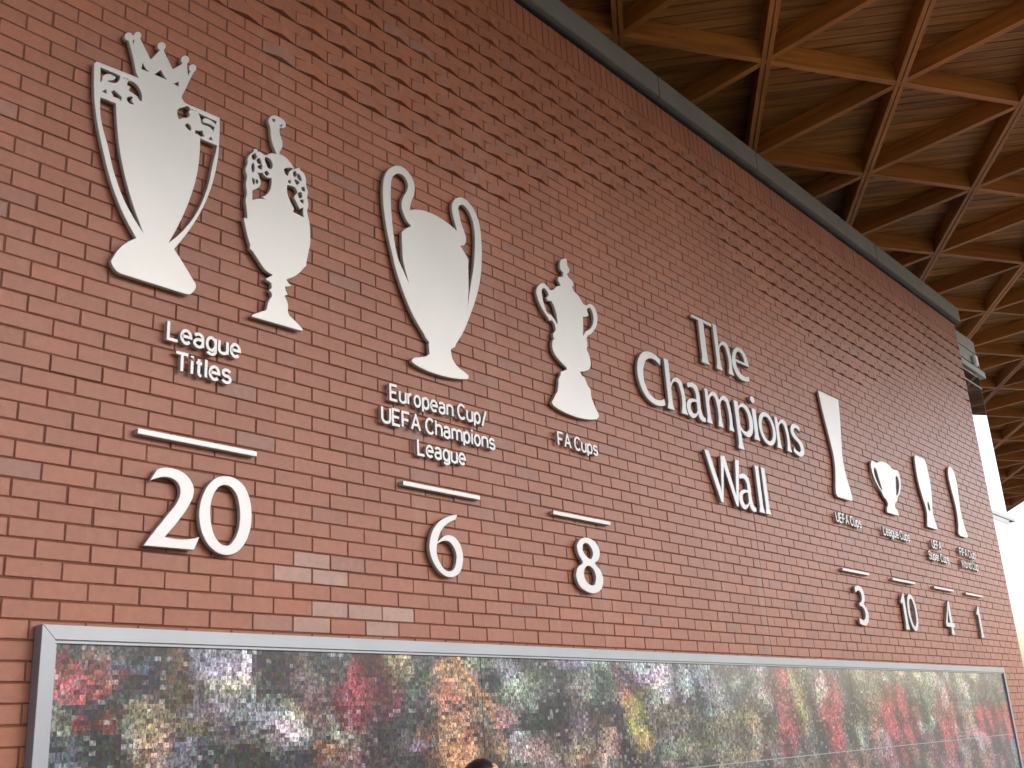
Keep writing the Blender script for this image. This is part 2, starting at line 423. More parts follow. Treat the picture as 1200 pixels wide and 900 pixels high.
# ceiling boards laid square to the main beams
ub = B2 / np.linalg.norm(B2); un = np.array([ub[1], -ub[0]])
boards = []
for k in range(-420, 330):
    p = O2 + ub * (k * .145)
    c = clip(p, un)
    if c: boards.append((p + un * (c[0] + .03), p + un * (c[1] - .03)))
def bscore(b):
    s = 0
    for t in np.linspace(0, 1, 60):
        q = b[0] + (b[1] - b[0]) * t; u, v, w = proj((q[0], q[1], RZ + DEP))
        if w > 0 and 640 < u < 1200 and -20 < v < 600 and v < (u - 624) * .753 - 8 + 20: s += 1 / w
    return s
boards.sort(key=bscore, reverse=True)
rest = []
for i, (p, q) in enumerate(boards):
    if i < 300: bar('board', p, q, .1295, DEP + rnd.uniform(0, .006), DEP + .03, 'board')
    else: rest.append((p, q))
if rest:
    v, f = [], []
    for p, q in rest:
        L = np.linalg.norm(q - p); u = (q - p) / L; nn = np.array([-u[1], u[0]]) * .0685
        b = len(v)
        for z in (DEP, DEP + .03):
            for c in (p - nn, q - nn, q + nn, p + nn): v.append((c[0], c[1], z))
        f += [tuple(b + i for i in k) for k in BF]
    tag(link('boarding', mesh_from('boarding', v, f), M['board'], roof), kind='stuff')
top = mesh_from('roof_deck', [(x, y, z) for z in (DEP + .034, DEP + .15) for x, y in EDGE], [(4, 3, 2, 1, 0), (5, 6, 7, 8, 9)] + [(i, (i + 1) % 5, 5 + (i + 1) % 5, 5 + i) for i in range(5)])
link('roof_deck', top, M['deck'], roof)
for px in (-14, -8, 0, 6, 11.5):
    link('post', box_mesh('post', px - .1, px + .1, 2.5, 2.7, CB + .15 - RZ, DEP - .01), M['clad'], roof)

# ------------------------------------------------------------------ outlines to plates
def smooth_loop(pts, sub=5):
    """closed loop; points are (x, y) smooth or (x, y, 1) corner"""
    n = len(pts); out = []
    for i in range(n):
        p0, p1, p2, p3 = pts[i - 1], pts[i], pts[(i + 1) % n], pts[(i + 2) % n]
        c1, c2 = len(p1) > 2, len(p2) > 2
        P1, P2 = np.array(p1[:2]), np.array(p2[:2])
        out.append(tuple(P1))
        if c1 and c2: continue
        ch = P2 - P1
        def tang(pa, pb, pc):
            a, b, c = np.array(pa[:2]), np.array(pb[:2]), np.array(pc[:2]); l1 = np.linalg.norm(b - a); l2 = np.linalg.norm(c - b)
            return ((b - a) / max(l1, 1e-6) * l2 + (c - b) / max(l2, 1e-6) * l1) / max(l1 + l2, 1e-6)
        L = np.linalg.norm(ch)
        T2 = tang(p1, p2, p3) if not c2 else None; T1 = tang(p0, p1, p2) if not c1 else None
        if T1 is None: T1 = 2 * ch / max(L, 1e-6) - T2
        if T2 is None: T2 = 2 * ch / max(L, 1e-6) - T1
        T1 = T1 * L; T2 = T2 * L
        for s in range(1, sub):
            t = s / sub; h = 2 * t ** 3 - 3 * t ** 2 + 1
            out.append(tuple(h * P1 + (t ** 3 - 2 * t ** 2 + t) * T1 + (3 * t ** 2 - 2 * t ** 3) * P2 + (t ** 3 - t ** 2) * T2))
    return out
def plate_mesh(name, loops, depth, bevel=.0022, shrink=0.0):
    """loops in metres (x right, y up); front face ends at local y=-depth, back at 0, standing in the XZ plane"""
    cu = bpy.data.curves.new(name, 'CURVE'); cu.dimensions = '2D'; cu.fill_mode = 'BOTH'
    cu.extrude = depth / 2 - bevel; cu.bevel_depth = bevel; cu.bevel_resolution = 1; cu.offset = -bevel - shrink
    for L in loops:
        s = cu.splines.new('POLY'); s.points.add(len(L) - 1); s.use_cyclic_u = True
        for p, q in zip(s.points, L): p.co = (q[0], q[1], 0, 1)
    ob = bpy.data.objects.new(name, cu); me = bpy.data.meshes.new_from_object(ob)
    bpy.data.objects.remove(ob); bpy.data.curves.remove(cu)
    me.name = name
    me.transform(Matrix(((1, 0, 0, 0), (0, 0, -1, -depth / 2), (0, 1, 0, 0), (0, 0, 0, 1)))); me.update()
    return me
FRONT = -.036                                # front face of the plates, in front of the bricks
def pins(parent, pts):
    for x, z in pts:
        v, f = [], []
        for k in range(8):
            a = k * math.pi / 4
            v += [(x + .006 * math.cos(a), .022, z + .006 * math.sin(a)), (x + .006 * math.cos(a), -.004, z + .006 * math.sin(a))]
        f = [(2 * k, 2 * k + 1, (2 * k + 3) % 16, (2 * k + 2) % 16) for k in range(8)]
        link('fixing_pin', mesh_from('fixing_pin', v, f), M['gasket'], parent)
def trophy(label, outer, holes, pinpts=(), smooth=True):
    """outer / holes: loops of wall coordinates"""
    xs = [p[0] for p in outer]; zs = [p[1] for p in outer]; ox, oz = (min(xs) + max(xs)) / 2, min(zs)
    t = empty('trophy_silhouette', (ox, -.013, oz)); tag(t, label, 'wall trophy', 'steel trophy silhouettes on the brick wall')
    loops = []
    for L in [outer] + list(holes):
        L = [(p[0] - ox, p[1] - oz) + tuple(p[2:]) for p in L]
        loops.append(smooth_loop(L, 4) if smooth else L)
    link('plate', plate_mesh('plate', loops, -.013 - FRONT), M['steel'], t)
    pins(t, [(x - ox, z - oz) for x, z in pinpts])
    return t
class Z:
    def __init__(s, x, y, k): s.x, s.y, s.k = x, y, k
    def __call__(s, pts):
        o = []
        for p in pts:
            w = on_wall(s.x + p[0] / s.k, s.y + p[1] / s.k, FRONT); o.append((w[0], w[1]) + tuple(p[2:]))
        return o
def cor(pts): return [tuple(p[:2]) + (1,) for p in pts]
A_, B_ = Z(90, 20, 6), Z(90, 170, 4.737)
def ball(cx, cy, r, a0, a1, n=7): return [(cx + r * math.cos(R(a0 + (a1 - a0) * i / n)), cy + r * math.sin(R(a0 + (a1 - a0) * i / n))) for i in range(n + 1)]
crown = (cor([(438, 428), (418, 392), (398, 290)]) + cor([(366, 168)]) + ball(365, 136, 29, 95, 330) + ball(428, 130, 28, 190, 410) +
         cor([(450, 158), (520, 296), (586, 233)]) + ball(597, 205, 30, 115, 415) + cor([(612, 234), (675, 366), (748, 322)]) + ball(762, 300, 30, 125, 410) +
         cor([(776, 326), (784, 410), (800, 380)]) + ball(815, 358, 27, 140, 405) + cor([(824, 386), (782, 470), (768, 505), (745, 545), (738, 568)]))
outer = (A_(crown) + A_(cor([(762, 602), (1006, 708)])) + A_([(1006, 760)]) + A_([(1003, 880)]) +
         B_([(782, 90), (758, 200), (700, 350), (620, 480)]) + B_(cor([(542, 576)])) + B_(cor([(600, 668), (658, 765)])) + B_([(663, 785), (650, 812), (622, 830)]) + B_(cor([(600, 826), (262, 720)])) +
         B_([(225, 703), (203, 678), (190, 645), (200, 622)]) + B_(cor([(330, 515)])) + B_([(255, 375), (195, 220), (150, 50)]) + A_([(137, 700), (122, 560), (120, 420)]) + A_(cor([(122, 325), (140, 310)])))
h = [A_(cor([(394, 168), (406, 156), (404, 214)])), A_(cor([(463, 320), (457, 365), (510, 385)])), A_(cor([(592, 370), (548, 403), (635, 440)])), A_(cor([(722, 450), (682, 468), (715, 488)])),
     A_(cor([(168, 562), (275, 606), (276, 640)])) + A_([(285, 790)]) + B_([(240, 40), (262, 150), (305, 310)]) + B_(cor([(370, 488)])) + B_([(330, 425), (262, 300), (205, 140), (175, 10)]) + A_([(172, 720)]),
     A_(cor([(870, 852), (988, 902)])) + B_([(758, 90), (722, 245), (650, 398)]) + B_(cor([(512, 540)])) + B_([(565, 445), (622, 318), (668, 165), (685, 20)]),
     A_(cor([(168, 350), (300, 410), (305, 420)]) + [(285, 455), (262, 462), (215, 447)] + [(262, 440), (275, 425), (255, 408), (205, 400), (182, 415), (178, 440)] + cor([(168, 455)])),
     A_(cor([(180, 525), (208, 503), (212, 535)])), A_(cor([(243, 522), (265, 514), (318, 562), (310, 590), (296, 570), (262, 560)])),
     A_([(365, 450), (395, 455), (440, 500), (458, 560), (452, 590)] + cor([(425, 555), (365, 515), (380, 490), (358, 480)])), A_([(352, 570), (395, 560), (385, 590), (400, 610), (370, 605)]),
     A_([(712, 650), (745, 635), (790, 632)] + cor([(800, 650), (785, 665), (795, 690), (780, 705)]) + [(745, 708), (718, 715), (710, 690)]),
     A_([(765, 760), (778, 748), (800, 765), (800, 795), (785, 790)]), A_(cor([(832, 793), (862, 800), (885, 798), (897, 838), (868, 838), (850, 818), (835, 818)])),
     A_(cor([(855, 672), (985, 733), (978, 755)]) + [(930, 718), (890, 712), (885, 733), (930, 752)] + cor([(972, 775), (962, 802)]) + [(935, 772), (880, 748), (868, 705)]), A_(cor([(930, 860), (945, 832), (957, 864)])),
     A_(cor([(330, 428), (338, 420), (342, 432)])), A_(cor([(352, 434), (360, 430), (364, 442)])), A_(cor([(806, 650), (814, 644), (818, 656)])), A_(cor([(826, 655), (834, 652), (836, 664)]))]
trophy('largest steel cup, crowned, with lions on its two long handles, far left', outer, h, [on_wall(180, 200), on_wall(200, 300)])

C_, D_ = Z(270, 120, 6), Z(270, 250, 6)
outer = (C_([(265, 130), (278, 103), (312, 90), (350, 105), (388, 140)]) + C_(cor([(390, 172), (368, 181), (350, 176)])) + C_([(346, 205), (356, 245), (366, 275), (362, 325)]) + C_(cor([(346, 345), (346, 364)])) +
         C_([(385, 383), (420, 418)]) + C_(cor([(446, 456), (448, 470), (465, 463), (486, 456), (492, 474)])) + C_([(515, 495), (530, 530), (535, 590), (546, 632), (541, 665), (550, 720), (541, 770), (548, 805)]) +
         D_([(556, 60), (561, 130), (564, 200), (550, 280), (536, 345)]) + D_(cor([(533, 372), (520, 380)])) + D_([(490, 415), (450, 445)]) + D_(cor([(396, 464), (404, 482), (430, 510), (385, 516), (392, 545), (405, 572), (380, 580)])) +
         D_([(402, 622), (414, 715), (450, 750)]) + D_(cor([(510, 812), (506, 828), (150, 726), (156, 711)])) + D_([(215, 690), (250, 678), (266, 620)]) + D_(cor([(292, 582), (290, 560), (272, 540), (290, 522), (288, 490), (245, 460), (300, 434)])) +
         D_([(250, 402), (195, 325)]) + D_(cor([(158, 268), (135, 246), (140, 222)])) + D_([(112, 120), (102, 30)]) + C_([(107, 815), (112, 730), (106, 690), (116, 640), (108, 570), (116, 520), (106, 465), (120, 430), (122, 385), (140, 362)]) +
         C_(cor([(164, 347), (164, 326), (190, 326), (192, 346)])) + C_([(215, 350), (236, 368), (285, 356)]) + C_(cor([(325, 362), (318, 342)])) + C_([(295, 285), (284, 225), (278, 165)]))
h = [C_(cor([(192, 492), (226, 495)]) + [(252, 525)] + cor([(290, 532)]) + [(275, 620)] + cor([(248, 652), (222, 664), (250, 682)]) + [(200, 675)] + cor([(156, 686), (156, 618), (188, 606)]) + [(214, 562), (205, 524)]),
     C_([(245, 385), (275, 395), (295, 425), (288, 465), (268, 462), (252, 430)]), C_(cor([(402, 580), (432, 588)]) + [(458, 602), (470, 628), (448, 665), (466, 705)] + cor([(488, 750), (514, 738), (514, 806)]) + [(480, 788)] + cor([(440, 770), (450, 746)]) + [(420, 690), (402, 640)]),
     C_([(380, 470), (410, 460), (440, 464), (412, 488), (400, 516), (385, 498)]), C_([(150, 378), (178, 360), (186, 378), (160, 402)]), C_([(186, 404), (205, 392), (218, 430), (196, 428)]), C_([(192, 455), (224, 436), (216, 470)]),
     C_([(150, 440), (162, 425), (170, 470), (158, 490)]), C_([(156, 530), (172, 545), (164, 580)]), C_([(180, 540), (196, 548), (186, 575)]), C_([(240, 490), (262, 484), (272, 500), (252, 512)]),
     C_(cor([(292, 112), (318, 116), (314, 140), (298, 130)])), C_(cor([(340, 164), (370, 152), (364, 168)])), C_([(440, 502), (458, 482), (468, 505), (450, 522)]), C_([(474, 500), (496, 520), (498, 552), (478, 540)]), C_([(452, 540), (486, 562), (468, 578)]),
     C_([(404, 552), (424, 548), (420, 572)]), C_([(476, 640), (498, 630), (506, 660), (486, 672)]), C_([(500, 600), (520, 595), (522, 625), (508, 622)]), C_([(490, 690), (514, 684), (510, 712)])]
trophy('steel trophy with figure finial and scrolled handles, beside the crowned cup', outer, h, [on_wall(326, 260)])

E_, F_ = Z(430, 180, 6.431), Z(430, 310, 6)
outer = (E_([(121, 240), (128, 185), (150, 132), (185, 102), (225, 90), (270, 101), (312, 138), (345, 190), (361, 250), (356, 310), (336, 362)]) + E_(cor([(325, 426)])) + E_([(370, 420), (432, 430), (510, 460), (595, 512)]) + E_(cor([(680, 582)])) +
         E_([(664, 520), (646, 445), (640, 390), (655, 350), (690, 330), (732, 337), (778, 378), (822, 452), (850, 540), (862, 640), (866, 760), (862, 880)]) + F_([(803, 60), (770, 230), (722, 370), (672, 488)]) + F_(cor([(640, 540), (628, 556), (622, 580), (592, 595)])) +
         F_([(600, 655), (640, 718), (695, 762), (716, 782)]) + F_(cor([(710, 808)])) + F_([(640, 804), (500, 774), (400, 736), (332, 697)]) + F_([(315, 680), (322, 660), (365, 650), (418, 642)]) + F_(cor([(440, 626), (434, 560), (440, 545), (412, 515), (398, 482)])) +
         F_([(330, 368), (252, 182), (200, 20)]) + E_([(192, 760), (160, 620), (136, 480), (122, 350)]))
h = [E_([(192, 182), (216, 156), (250, 151), (288, 180), (309, 230), (300, 280), (272, 330), (261, 390), (276, 450), (303, 508)]) + E_(cor([(336, 545)])) + E_([(295, 563)]) + E_(cor([(262, 590)])) + E_([(266, 700), (274, 810)]) + F_([(268, 30)]) + F_(cor([(298, 138)])) + F_([(262, 55)]) + E_([(238, 795), (206, 640), (190, 500), (182, 380), (181, 260)]),
     E_([(700, 390), (722, 386), (756, 416), (790, 482), (810, 570), (815, 660), (810, 770)]) + F_([(750, 15), (735, 110)]) + F_(cor([(708, 296)])) + F_([(716, 180), (714, 20)]) + E_(cor([(766, 800)])) + E_([(740, 750)]) + E_(cor([(704, 694), (732, 692)])) + E_([(748, 650), (738, 598), (712, 525), (696, 455), (689, 412)])]
trophy('tall steel cup with two big looped handles, above the European Cup lettering', outer, h, [on_wall(515, 330), on_wall(515, 400)])

G_, H_ = Z(610, 290, 8.18), Z(610, 390, 8.18)
outer = (G_(cor([(390, 116), (425, 103), (447, 116)])) + G_([(450, 172), (470, 214), (464, 240)]) + G_(cor([(444, 250)])) + G_([(466, 292), (496, 320), (508, 348)]) + G_(cor([(494, 376), (510, 420)])) + G_([(545, 450), (578, 502)]) + G_(cor([(605, 545)])) +
         G_([(634, 554), (666, 540), (702, 562), (730, 620), (738, 690), (726, 758)]) + G_(cor([(702, 796), (690, 816), (668, 838), (650, 836)])) + G_([(628, 862)]) + H_([(626, 30), (640, 90)]) + H_(cor([(643, 128), (634, 160)])) + H_([(660, 220), (675, 290), (662, 345), (620, 368)]) +
         H_(cor([(570, 372), (590, 410), (614, 428), (632, 470)])) + H_([(645, 505)]) + H_(cor([(670, 530), (676, 560)])) + H_([(684, 630), (722, 722), (752, 798), (738, 824), (690, 832), (560, 815), (430, 766), (350, 722), (312, 690), (301, 670), (318, 632)]) +
         H_(cor([(338, 584), (352, 570)])) + H_([(362, 510)]) + H_(cor([(364, 440), (384, 404), (384, 372), (440, 354), (446, 336)])) + H_([(372, 262), (322, 192), (305, 130), (318, 60)]) + G_(cor([(326, 880), (314, 850), (314, 820), (334, 800)])) + G_([(336, 770), (322, 726), (304, 704)]) +
         G_(cor([(276, 706), (266, 672)])) + G_([(210, 590), (170, 500), (152, 420), (166, 372)]) + G_(cor([(220, 340)])) + G_([(252, 366)]) + G_(cor([(286, 410), (318, 402), (345, 372), (386, 365)])) + G_([(372, 335), (360, 310), (366, 284)]) + G_(cor([(388, 280), (410, 274), (410, 236)])) + G_([(386, 215), (380, 195)]))
h = [G_([(210, 396), (230, 390), (256, 420)] + cor([(270, 456), (248, 480), (262, 510), (296, 515)]) + [(320, 560), (342, 630)] + cor([(356, 738)]) + [(322, 684), (292, 645), (262, 630), (235, 570), (212, 480)]),
     G_([(640, 590), (666, 580), (690, 622), (700, 690), (686, 750)] + cor([(655, 788), (622, 804), (602, 852), (600, 662), (630, 666), (655, 650)]))]
trophy('small steel cup with scrolled handles on a tall plinth, above the FA Cups lettering', outer, h, [on_wall(668, 390), on_wall(672, 470)])

def sym(cx, prof):                            # mirrored silhouette from (half width, z) pairs, top to bottom
    r = [(cx + p[0], GZ + p[1]) + tuple(p[2:]) for p in prof]; l = [(cx - p[0], GZ + p[1]) + tuple(p[2:]) for p in prof]
    return r + l[::-1]
trophy('tall waisted steel cup without handles, above the UEFA Cups lettering',
       sym(7.70, [(.232, 2.475, 1), (.195, 2.25), (.14, 2.02), (.105, 1.85), (.108, 1.76), (.145, 1.62), (.185, 1.50), (.188, 1.465), (.15, 1.44, 1)]), [], [(7.70, GZ + 2.2), (7.70, GZ + 1.55)])
cx = 8.905
def mir(L): return [(2 * cx - p[0],) + tuple(p[1:]) for p in L]
lh = [(cx - .335, GZ + 1.83), (cx - .31, GZ + 1.885), (cx - .275, GZ + 1.88), (cx - .235, GZ + 1.80), (cx - .20, GZ + 1.70), (cx - .19, GZ + 1.665), (cx - .235, GZ + 1.68), (cx - .30, GZ + 1.75)]
trophy('small squat two-handled steel cup, above the League Cups lettering',
       sym(cx, [(.12, 1.982), (.22, 1.952), (.30, 1.955, 1), (.36, 1.95), (.39, 1.90), (.375, 1.80), (.30, 1.70), (.215, 1.64), (.18, 1.60), (.11, 1.565), (.095, 1.535), (.145, 1.49), (.155, 1.44, 1)]), [lh, mir(lh)], [(cx, GZ + 1.85), (cx, GZ + 1.6)])
cx = 10.05
slot = [(cx - .03, GZ + 1.69), (cx, GZ + 1.72), (cx + .03, GZ + 1.69), (cx + .02, GZ + 1.62), (cx - .02, GZ + 1.62)]
trophy('slim vase-shaped steel trophy with a small slot, above the UEFA Super Cups lettering',
       sym(cx, [(.10, 2.235, 1), (.165, 2.215), (.19, 2.12), (.2, 2.0), (.185, 1.86), (.145, 1.74), (.105, 1.65), (.095, 1.59), (.125, 1.51), (.165, 1.42, 1)]), [slot], [(cx, GZ + 2.1), (cx, GZ + 1.5)])
cx = 11.09
trophy('thinnest waisted steel trophy with a rounded top, nearest the far wall end',
       sym(cx, [(.045, 2.275), (.10, 2.235), (.135, 2.14), (.125, 2.02), (.095, 1.88), (.075, 1.76), (.085, 1.65), (.125, 1.53), (.16, 1.455), (.12, 1.432, 1)]), [], [(cx, GZ + 2.1), (cx, GZ + 1.55)])

# ------------------------------------------------------------------ title letters and big figures
c1 = lambda x, y: (x, y, 1)
def ell(cx, cy, rx, ry, n=40): return [(cx + rx * math.cos(2 * math.pi * i / n), cy + ry * math.sin(2 * math.pi * i / n)) for i in range(n)]
GL = {
 'T': [[c1(0, .39), c1(.325, .39), c1(.325, .328), c1(.305, .343), c1(.2, .345), c1(.2, .06), c1(.222, 0), c1(.078, 0), c1(.1, .06), c1(.1, .345), c1(.02, .343), c1(0, .328)]],
 'h': [[c1(.012, .4), c1(.1, .4), c1(.1, .242), (.14, .275), (.19, .287), (.25, .265), (.275, .2), c1(.278, .06), c1(.302, 0), c1(.185, 0), c1(.205, .06), (.203, .185), (.185, .222), (.155, .228), (.12, .205), c1(.1, .175), c1(.1, .06), c1(.122, 0), c1(0, 0), c1(.022, .06), c1(.022, .37)]],
 'n': [[c1(.008, .285), c1(.086, .285), c1(.095, .248), (.135, .276), (.185, .287), (.245, .265), (.268, .2), c1(.271, .06), c1(.294, 0), c1(.18, 0), c1(.199, .06), (.197, .185), (.178, .222), (.15, .228), (.115, .205), c1(.096, .175), c1(.096, .06), c1(.117, 0), c1(0, 0), c1(.022, .06), c1(.022, .25)]],
 'm': [[c1(.008, .285), c1(.084, .285), c1(.092, .25), (.13, .278), (.175, .288), (.22, .272), c1(.247, .243), (.285, .275), (.335, .288), (.4, .265), (.424, .2), c1(.428, .06), c1(.452, 0), c1(.338, 0), c1(.357, .06), (.354, .185), (.338, .222), (.31, .228), (.277, .205), c1(.262, .178), c1(.262, .06), c1(.283, 0), c1(.172, 0), c1(.190, .06), (.188, .185), (.172, .222), (.145, .228), (.112, .205), c1(.095, .175), c1(.095, .06), c1(.116, 0), c1(0, 0), c1(.022, .06), c1(.022, .25)]],
 'e': [[c1(.302, .132), (.298, .175), (.265, .25), (.21, .284), (.155, .29), (.075, .262), (.018, .195), (0, .13), (.02, .06), (.08, .006), (.16, -.008), (.235, 0), c1(.285, .018), c1(.272, .076), (.215, .056), (.155, .06), (.105, .085), c1(.085, .132)], [c1(.088, .175), (.105, .208), (.135, .23), (.165, .234), (.198, .215), c1(.212, .175)]],
 'C': [[c1(.342, .368), c1(.330, .3), (.28, .325), (.22, .335), (.14, .3), (.098, .22), (.1, .15), (.14, .085), (.21, .055), (.28, .062), c1(.335, .088), c1(.35, .02), (.29, -.002), (.21, -.01), (.1, .02), (.03, .09), (0, .19), (.02, .29), (.09, .37), (.2, .403), (.28, .394)]],
 'a': [[c1(.035, .262), (.09, .285), (.14, .29), (.2, .27), (.224, .21), (.226, .085), (.24, .055), c1(.278, .05), c1(.272, 0), (.22, -.01), (.178, .003), c1(.158, .032), (.12, .002), (.075, -.01), (.02, .015), (0, .07), (.022, .13), (.09, .163), c1(.15, .168), (.15, .2), (.132, .225), (.1, .229), c1(.05, .206)], [c1(.15, .124), (.11, .118), (.082, .1), (.076, .072), (.095, .052), (.125, .056), c1(.15, .082)]],
 'p': [[c1(.008, .285), c1(.1, .285), c1(.11, .255), (.15, .28), (.2, .288), (.27, .26), (.318, .19), (.323, .12), (.292, .04), (.23, -.005), (.16, -.006), c1(.105, .018), c1(.105, -.07), c1(.127, -.13), c1(0, -.13), c1(.025, -.07), c1(.025, .25)], [c1(.105, .192), (.14, .225), (.18, .23), (.225, .2), (.24, .14), (.225, .08), (.185, .055), (.14, .058), c1(.105, .082)]],
 'i': [[c1(.01, .285), c1(.098, .285), c1(.092, .06), c1(.112, 0), c1(0, 0), c1(.02, .06), c1(.02, .25)], ell(.058, .35, .042, .04, 24)],
 'o': [ell(.155, .14, .155, .149), ell(.155, .14, .083, .09)],
 's': [[c1(.207, .272), c1(.195, .203), (.15, .23), (.11, .234), (.085, .214), (.1, .19), (.16, .165), (.215, .13), (.233, .08), (.21, .02), (.15, -.009), (.08, -.005), c1(.008, .02), c1(.025, .088), (.075, .056), (.12, .049), (.15, .07), (.135, .1), (.07, .13), (.018, .165), (.004, .215), (.035, .265), (.1, .289), (.155, .287)]],
 'W': [[c1(0, .395), c1(.09, .395), c1(.205, .135), c1(.247, .385), c1(.328, .392), c1(.430, .135), c1(.474, .388), c1(.562, .395), c1(.458, 0), c1(.410, 0), c1(.292, .262), c1(.226, 0), c1(.178, 0)]],
 'l': [[c1(.008, .395), c1(.092, .395), c1(.088, .06), c1(.108, 0), c1(0, 0), c1(.02, .06), c1(.02, .365)]],
 '3': [[c1(.012, .268), c1(0, .332), (.05, .352), (.11, .355), (.18, .332), (.205, .272), (.19, .22), c1(.158, .188), (.205, .163), (.231, .105), (.205, .035), (.14, -.002), (.06, -.003), c1(0, .01), c1(.012, .078), (.06, .056), (.11, .056), (.15, .085), (.15, .125), (.115, .155), c1(.06, .16), c1(.06, .21), (.105, .215), (.13, .245), (.122, .285), (.09, .30), (.05, .292)]],
 '1': [[c1(0, .268), c1(.088, .36), c1(.116, .36), c1(.113, .06), c1(.132, 0), c1(.02, 0), c1(.043, .06), c1(.043, .255), c1(.018, .235)]],
 '4': [[c1(.165, .355), c1(.212, .355), c1(.208, .13), c1(.268, .13), c1(.252, .075), c1(.207, .075), c1(.207, .05), c1(.224, 0), c1(.115, 0), c1(.133, .05), c1(.133, .075), c1(0, .075), c1(0, .12)], [c1(.133, .13), c1(.065, .13), c1(.133, .262)]],
 '0': [ell(.125, .178, .125, .184), ell(.125, .178, .066, .128)],
}
def glyph(name, ch, parent, x, z, shrink=.0115):
    loops = [smooth_loop(L, 5) if len(L) < 39 else L for L in GL[ch]]
    ax = [p[0] for L in loops for p in L]; az = [p[1] for L in loops for p in L]; x0, x1, z0, z1 = min(ax), max(ax), min(az), max(az)
    g = lambda a, a0, a1: a0 - shrink + (a - a0) * (a1 - a0 + 2 * shrink) / (a1 - a0)      # keep the outer size while the strokes thin
    loops = [[(g(p[0], x0, x1), g(p[1], z0, z1)) for p in L] for L in loops]
    return link(name, plate_mesh(name, loops, -.012 - FRONT, .002, shrink), M['letter'], parent, (x, 0, z))
tl = empty('title_lettering', (5.6, -.012, 1.095 + GZ)); tag(tl, 'large steel lettering The Champions Wall in the middle of the brick wall', 'lettering')
for ch, x, z in [('T', 5.138, 2.235), ('h', 5.462, 2.235), ('e', 5.752, 2.235), ('C', 4.241, 1.725), ('h', 4.612, 1.725), ('a', 4.902, 1.725), ('m', 5.190, 1.725), ('p', 5.662, 1.725), ('i', 5.974, 1.725), ('o', 6.092, 1.725), ('n', 6.392, 1.725), ('s', 6.708, 1.725), ('W', 5.086, 1.095), ('a', 5.566, 1.095), ('l', 5.886, 1.095), ('l', 5.996, 1.095)]:
    glyph('letter', ch, tl, x - 5.6, z - 1.095)
def traced_digit(parent, ox, oz, outer, holes=()):
    loops = [smooth_loop([(p[0] - ox, p[1] - oz) + tuple(p[2:]) for p in L], 5) for L in [outer] + list(holes)]
    return link('digit', plate_mesh('digit', loops, -.012 - FRONT, .002), M['letter'], parent)
def numsign(label, x): 
    t = empty('number_sign', (x, -.012, .27 + GZ)); tag(t, label, 'number', 'steel numbers under the divider bars'); return t
K_, L_, M_ = Z(150, 490, 5.294), Z(480, 590, 9), Z(640, 490, 4.091)
t = numsign('steel number 20 below the bar under League Titles', .58)
traced_digit(t, .58, .27 + GZ, K_(cor([(135, 390), (180, 317)]) + [(228, 305), (292, 314), (348, 340), (392, 388), (410, 438), (404, 488), (375, 550)] + [(318, 632)] + cor([(230, 735)]) + [(300, 748), (370, 750), (420, 742)] + cor([(445, 735), (410, 818), (95, 790), (175, 685)]) + [(250, 592), (305, 520), (325, 462), (318, 418), (298, 390), (260, 370), (215, 366), (170, 376)]))
traced_digit(t, .58, .27 + GZ, K_([(600, 358), (668, 374), (722, 422), (756, 500), (768, 600), (757, 700), (724, 780), (680, 830), (622, 850), (562, 838), (502, 790), (458, 708), (441, 600), (456, 500), (500, 412), (548, 370)]),
             [K_([(600, 415), (638, 428), (672, 472), (690, 540), (695, 610), (686, 690), (660, 750), (625, 788), (585, 784), (546, 742), (520, 670), (511, 590), (520, 510), (545, 450), (570, 424)])])
t = numsign('steel number 6 below the bar under the European Cup lettering', 2.1)
traced_digit(t, 2.1, .27 + GZ, L_(cor([(503, 118)]) + [(440, 125), (370, 150), (300, 202), (242, 290), (216, 380), (210, 470), (230, 570), (280, 670), (340, 740), (408, 777), (470, 774), (522, 738), (555, 670), (567, 580), (555, 490), (522, 410), (472, 352), (412, 332), (365, 342), (325, 375)] + cor([(298, 405)]) + [(312, 338), (352, 262), (412, 206)] + cor([(485, 172)])),
             [L_([(378, 394), (422, 408), (466, 462), (494, 540), (491, 620), (468, 688), (432, 712), (380, 700), (330, 640), (296, 560), (286, 480)] + cor([(292, 428)]) + [(330, 405)])])
t = numsign('steel number 8 below the bar under FA Cups', 3.45)
traced_digit(t, 3.45, .27 + GZ, M_([(185, 572), (217, 580), (247, 610), (258, 646), (251, 678), (235, 696), (260, 728), (275, 775), (266, 818), (235, 840), (195, 831), (160, 802), (145, 760), (152, 716), (176, 692), (156, 652), (148, 612), (160, 584)]),
             [M_([(195, 600), (215, 620), (225, 650), (217, 674), (192, 660), (176, 632), (178, 606)]), M_([(203, 708), (230, 730), (240, 765), (230, 800), (203, 792), (183, 757), (186, 722)])])
t = numsign('steel number 3 below the bar under UEFA Cups', 7.7); glyph('digit', '3', t, -.105, 0, .006)
t = numsign('steel number 10 below the bar under League Cups', 8.89); glyph('digit', '1', t, -.195, 0, .006); glyph('digit', '0', t, -.035, 0, .006)
t = numsign('steel number 4 below the bar under UEFA Super Cups', 10.06); glyph('digit', '4', t, -.135, 0, .006)
t = numsign('steel number 1 below the bar nearest the far wall end', 11.08); glyph('digit', '1', t, -.06, 0, .006)
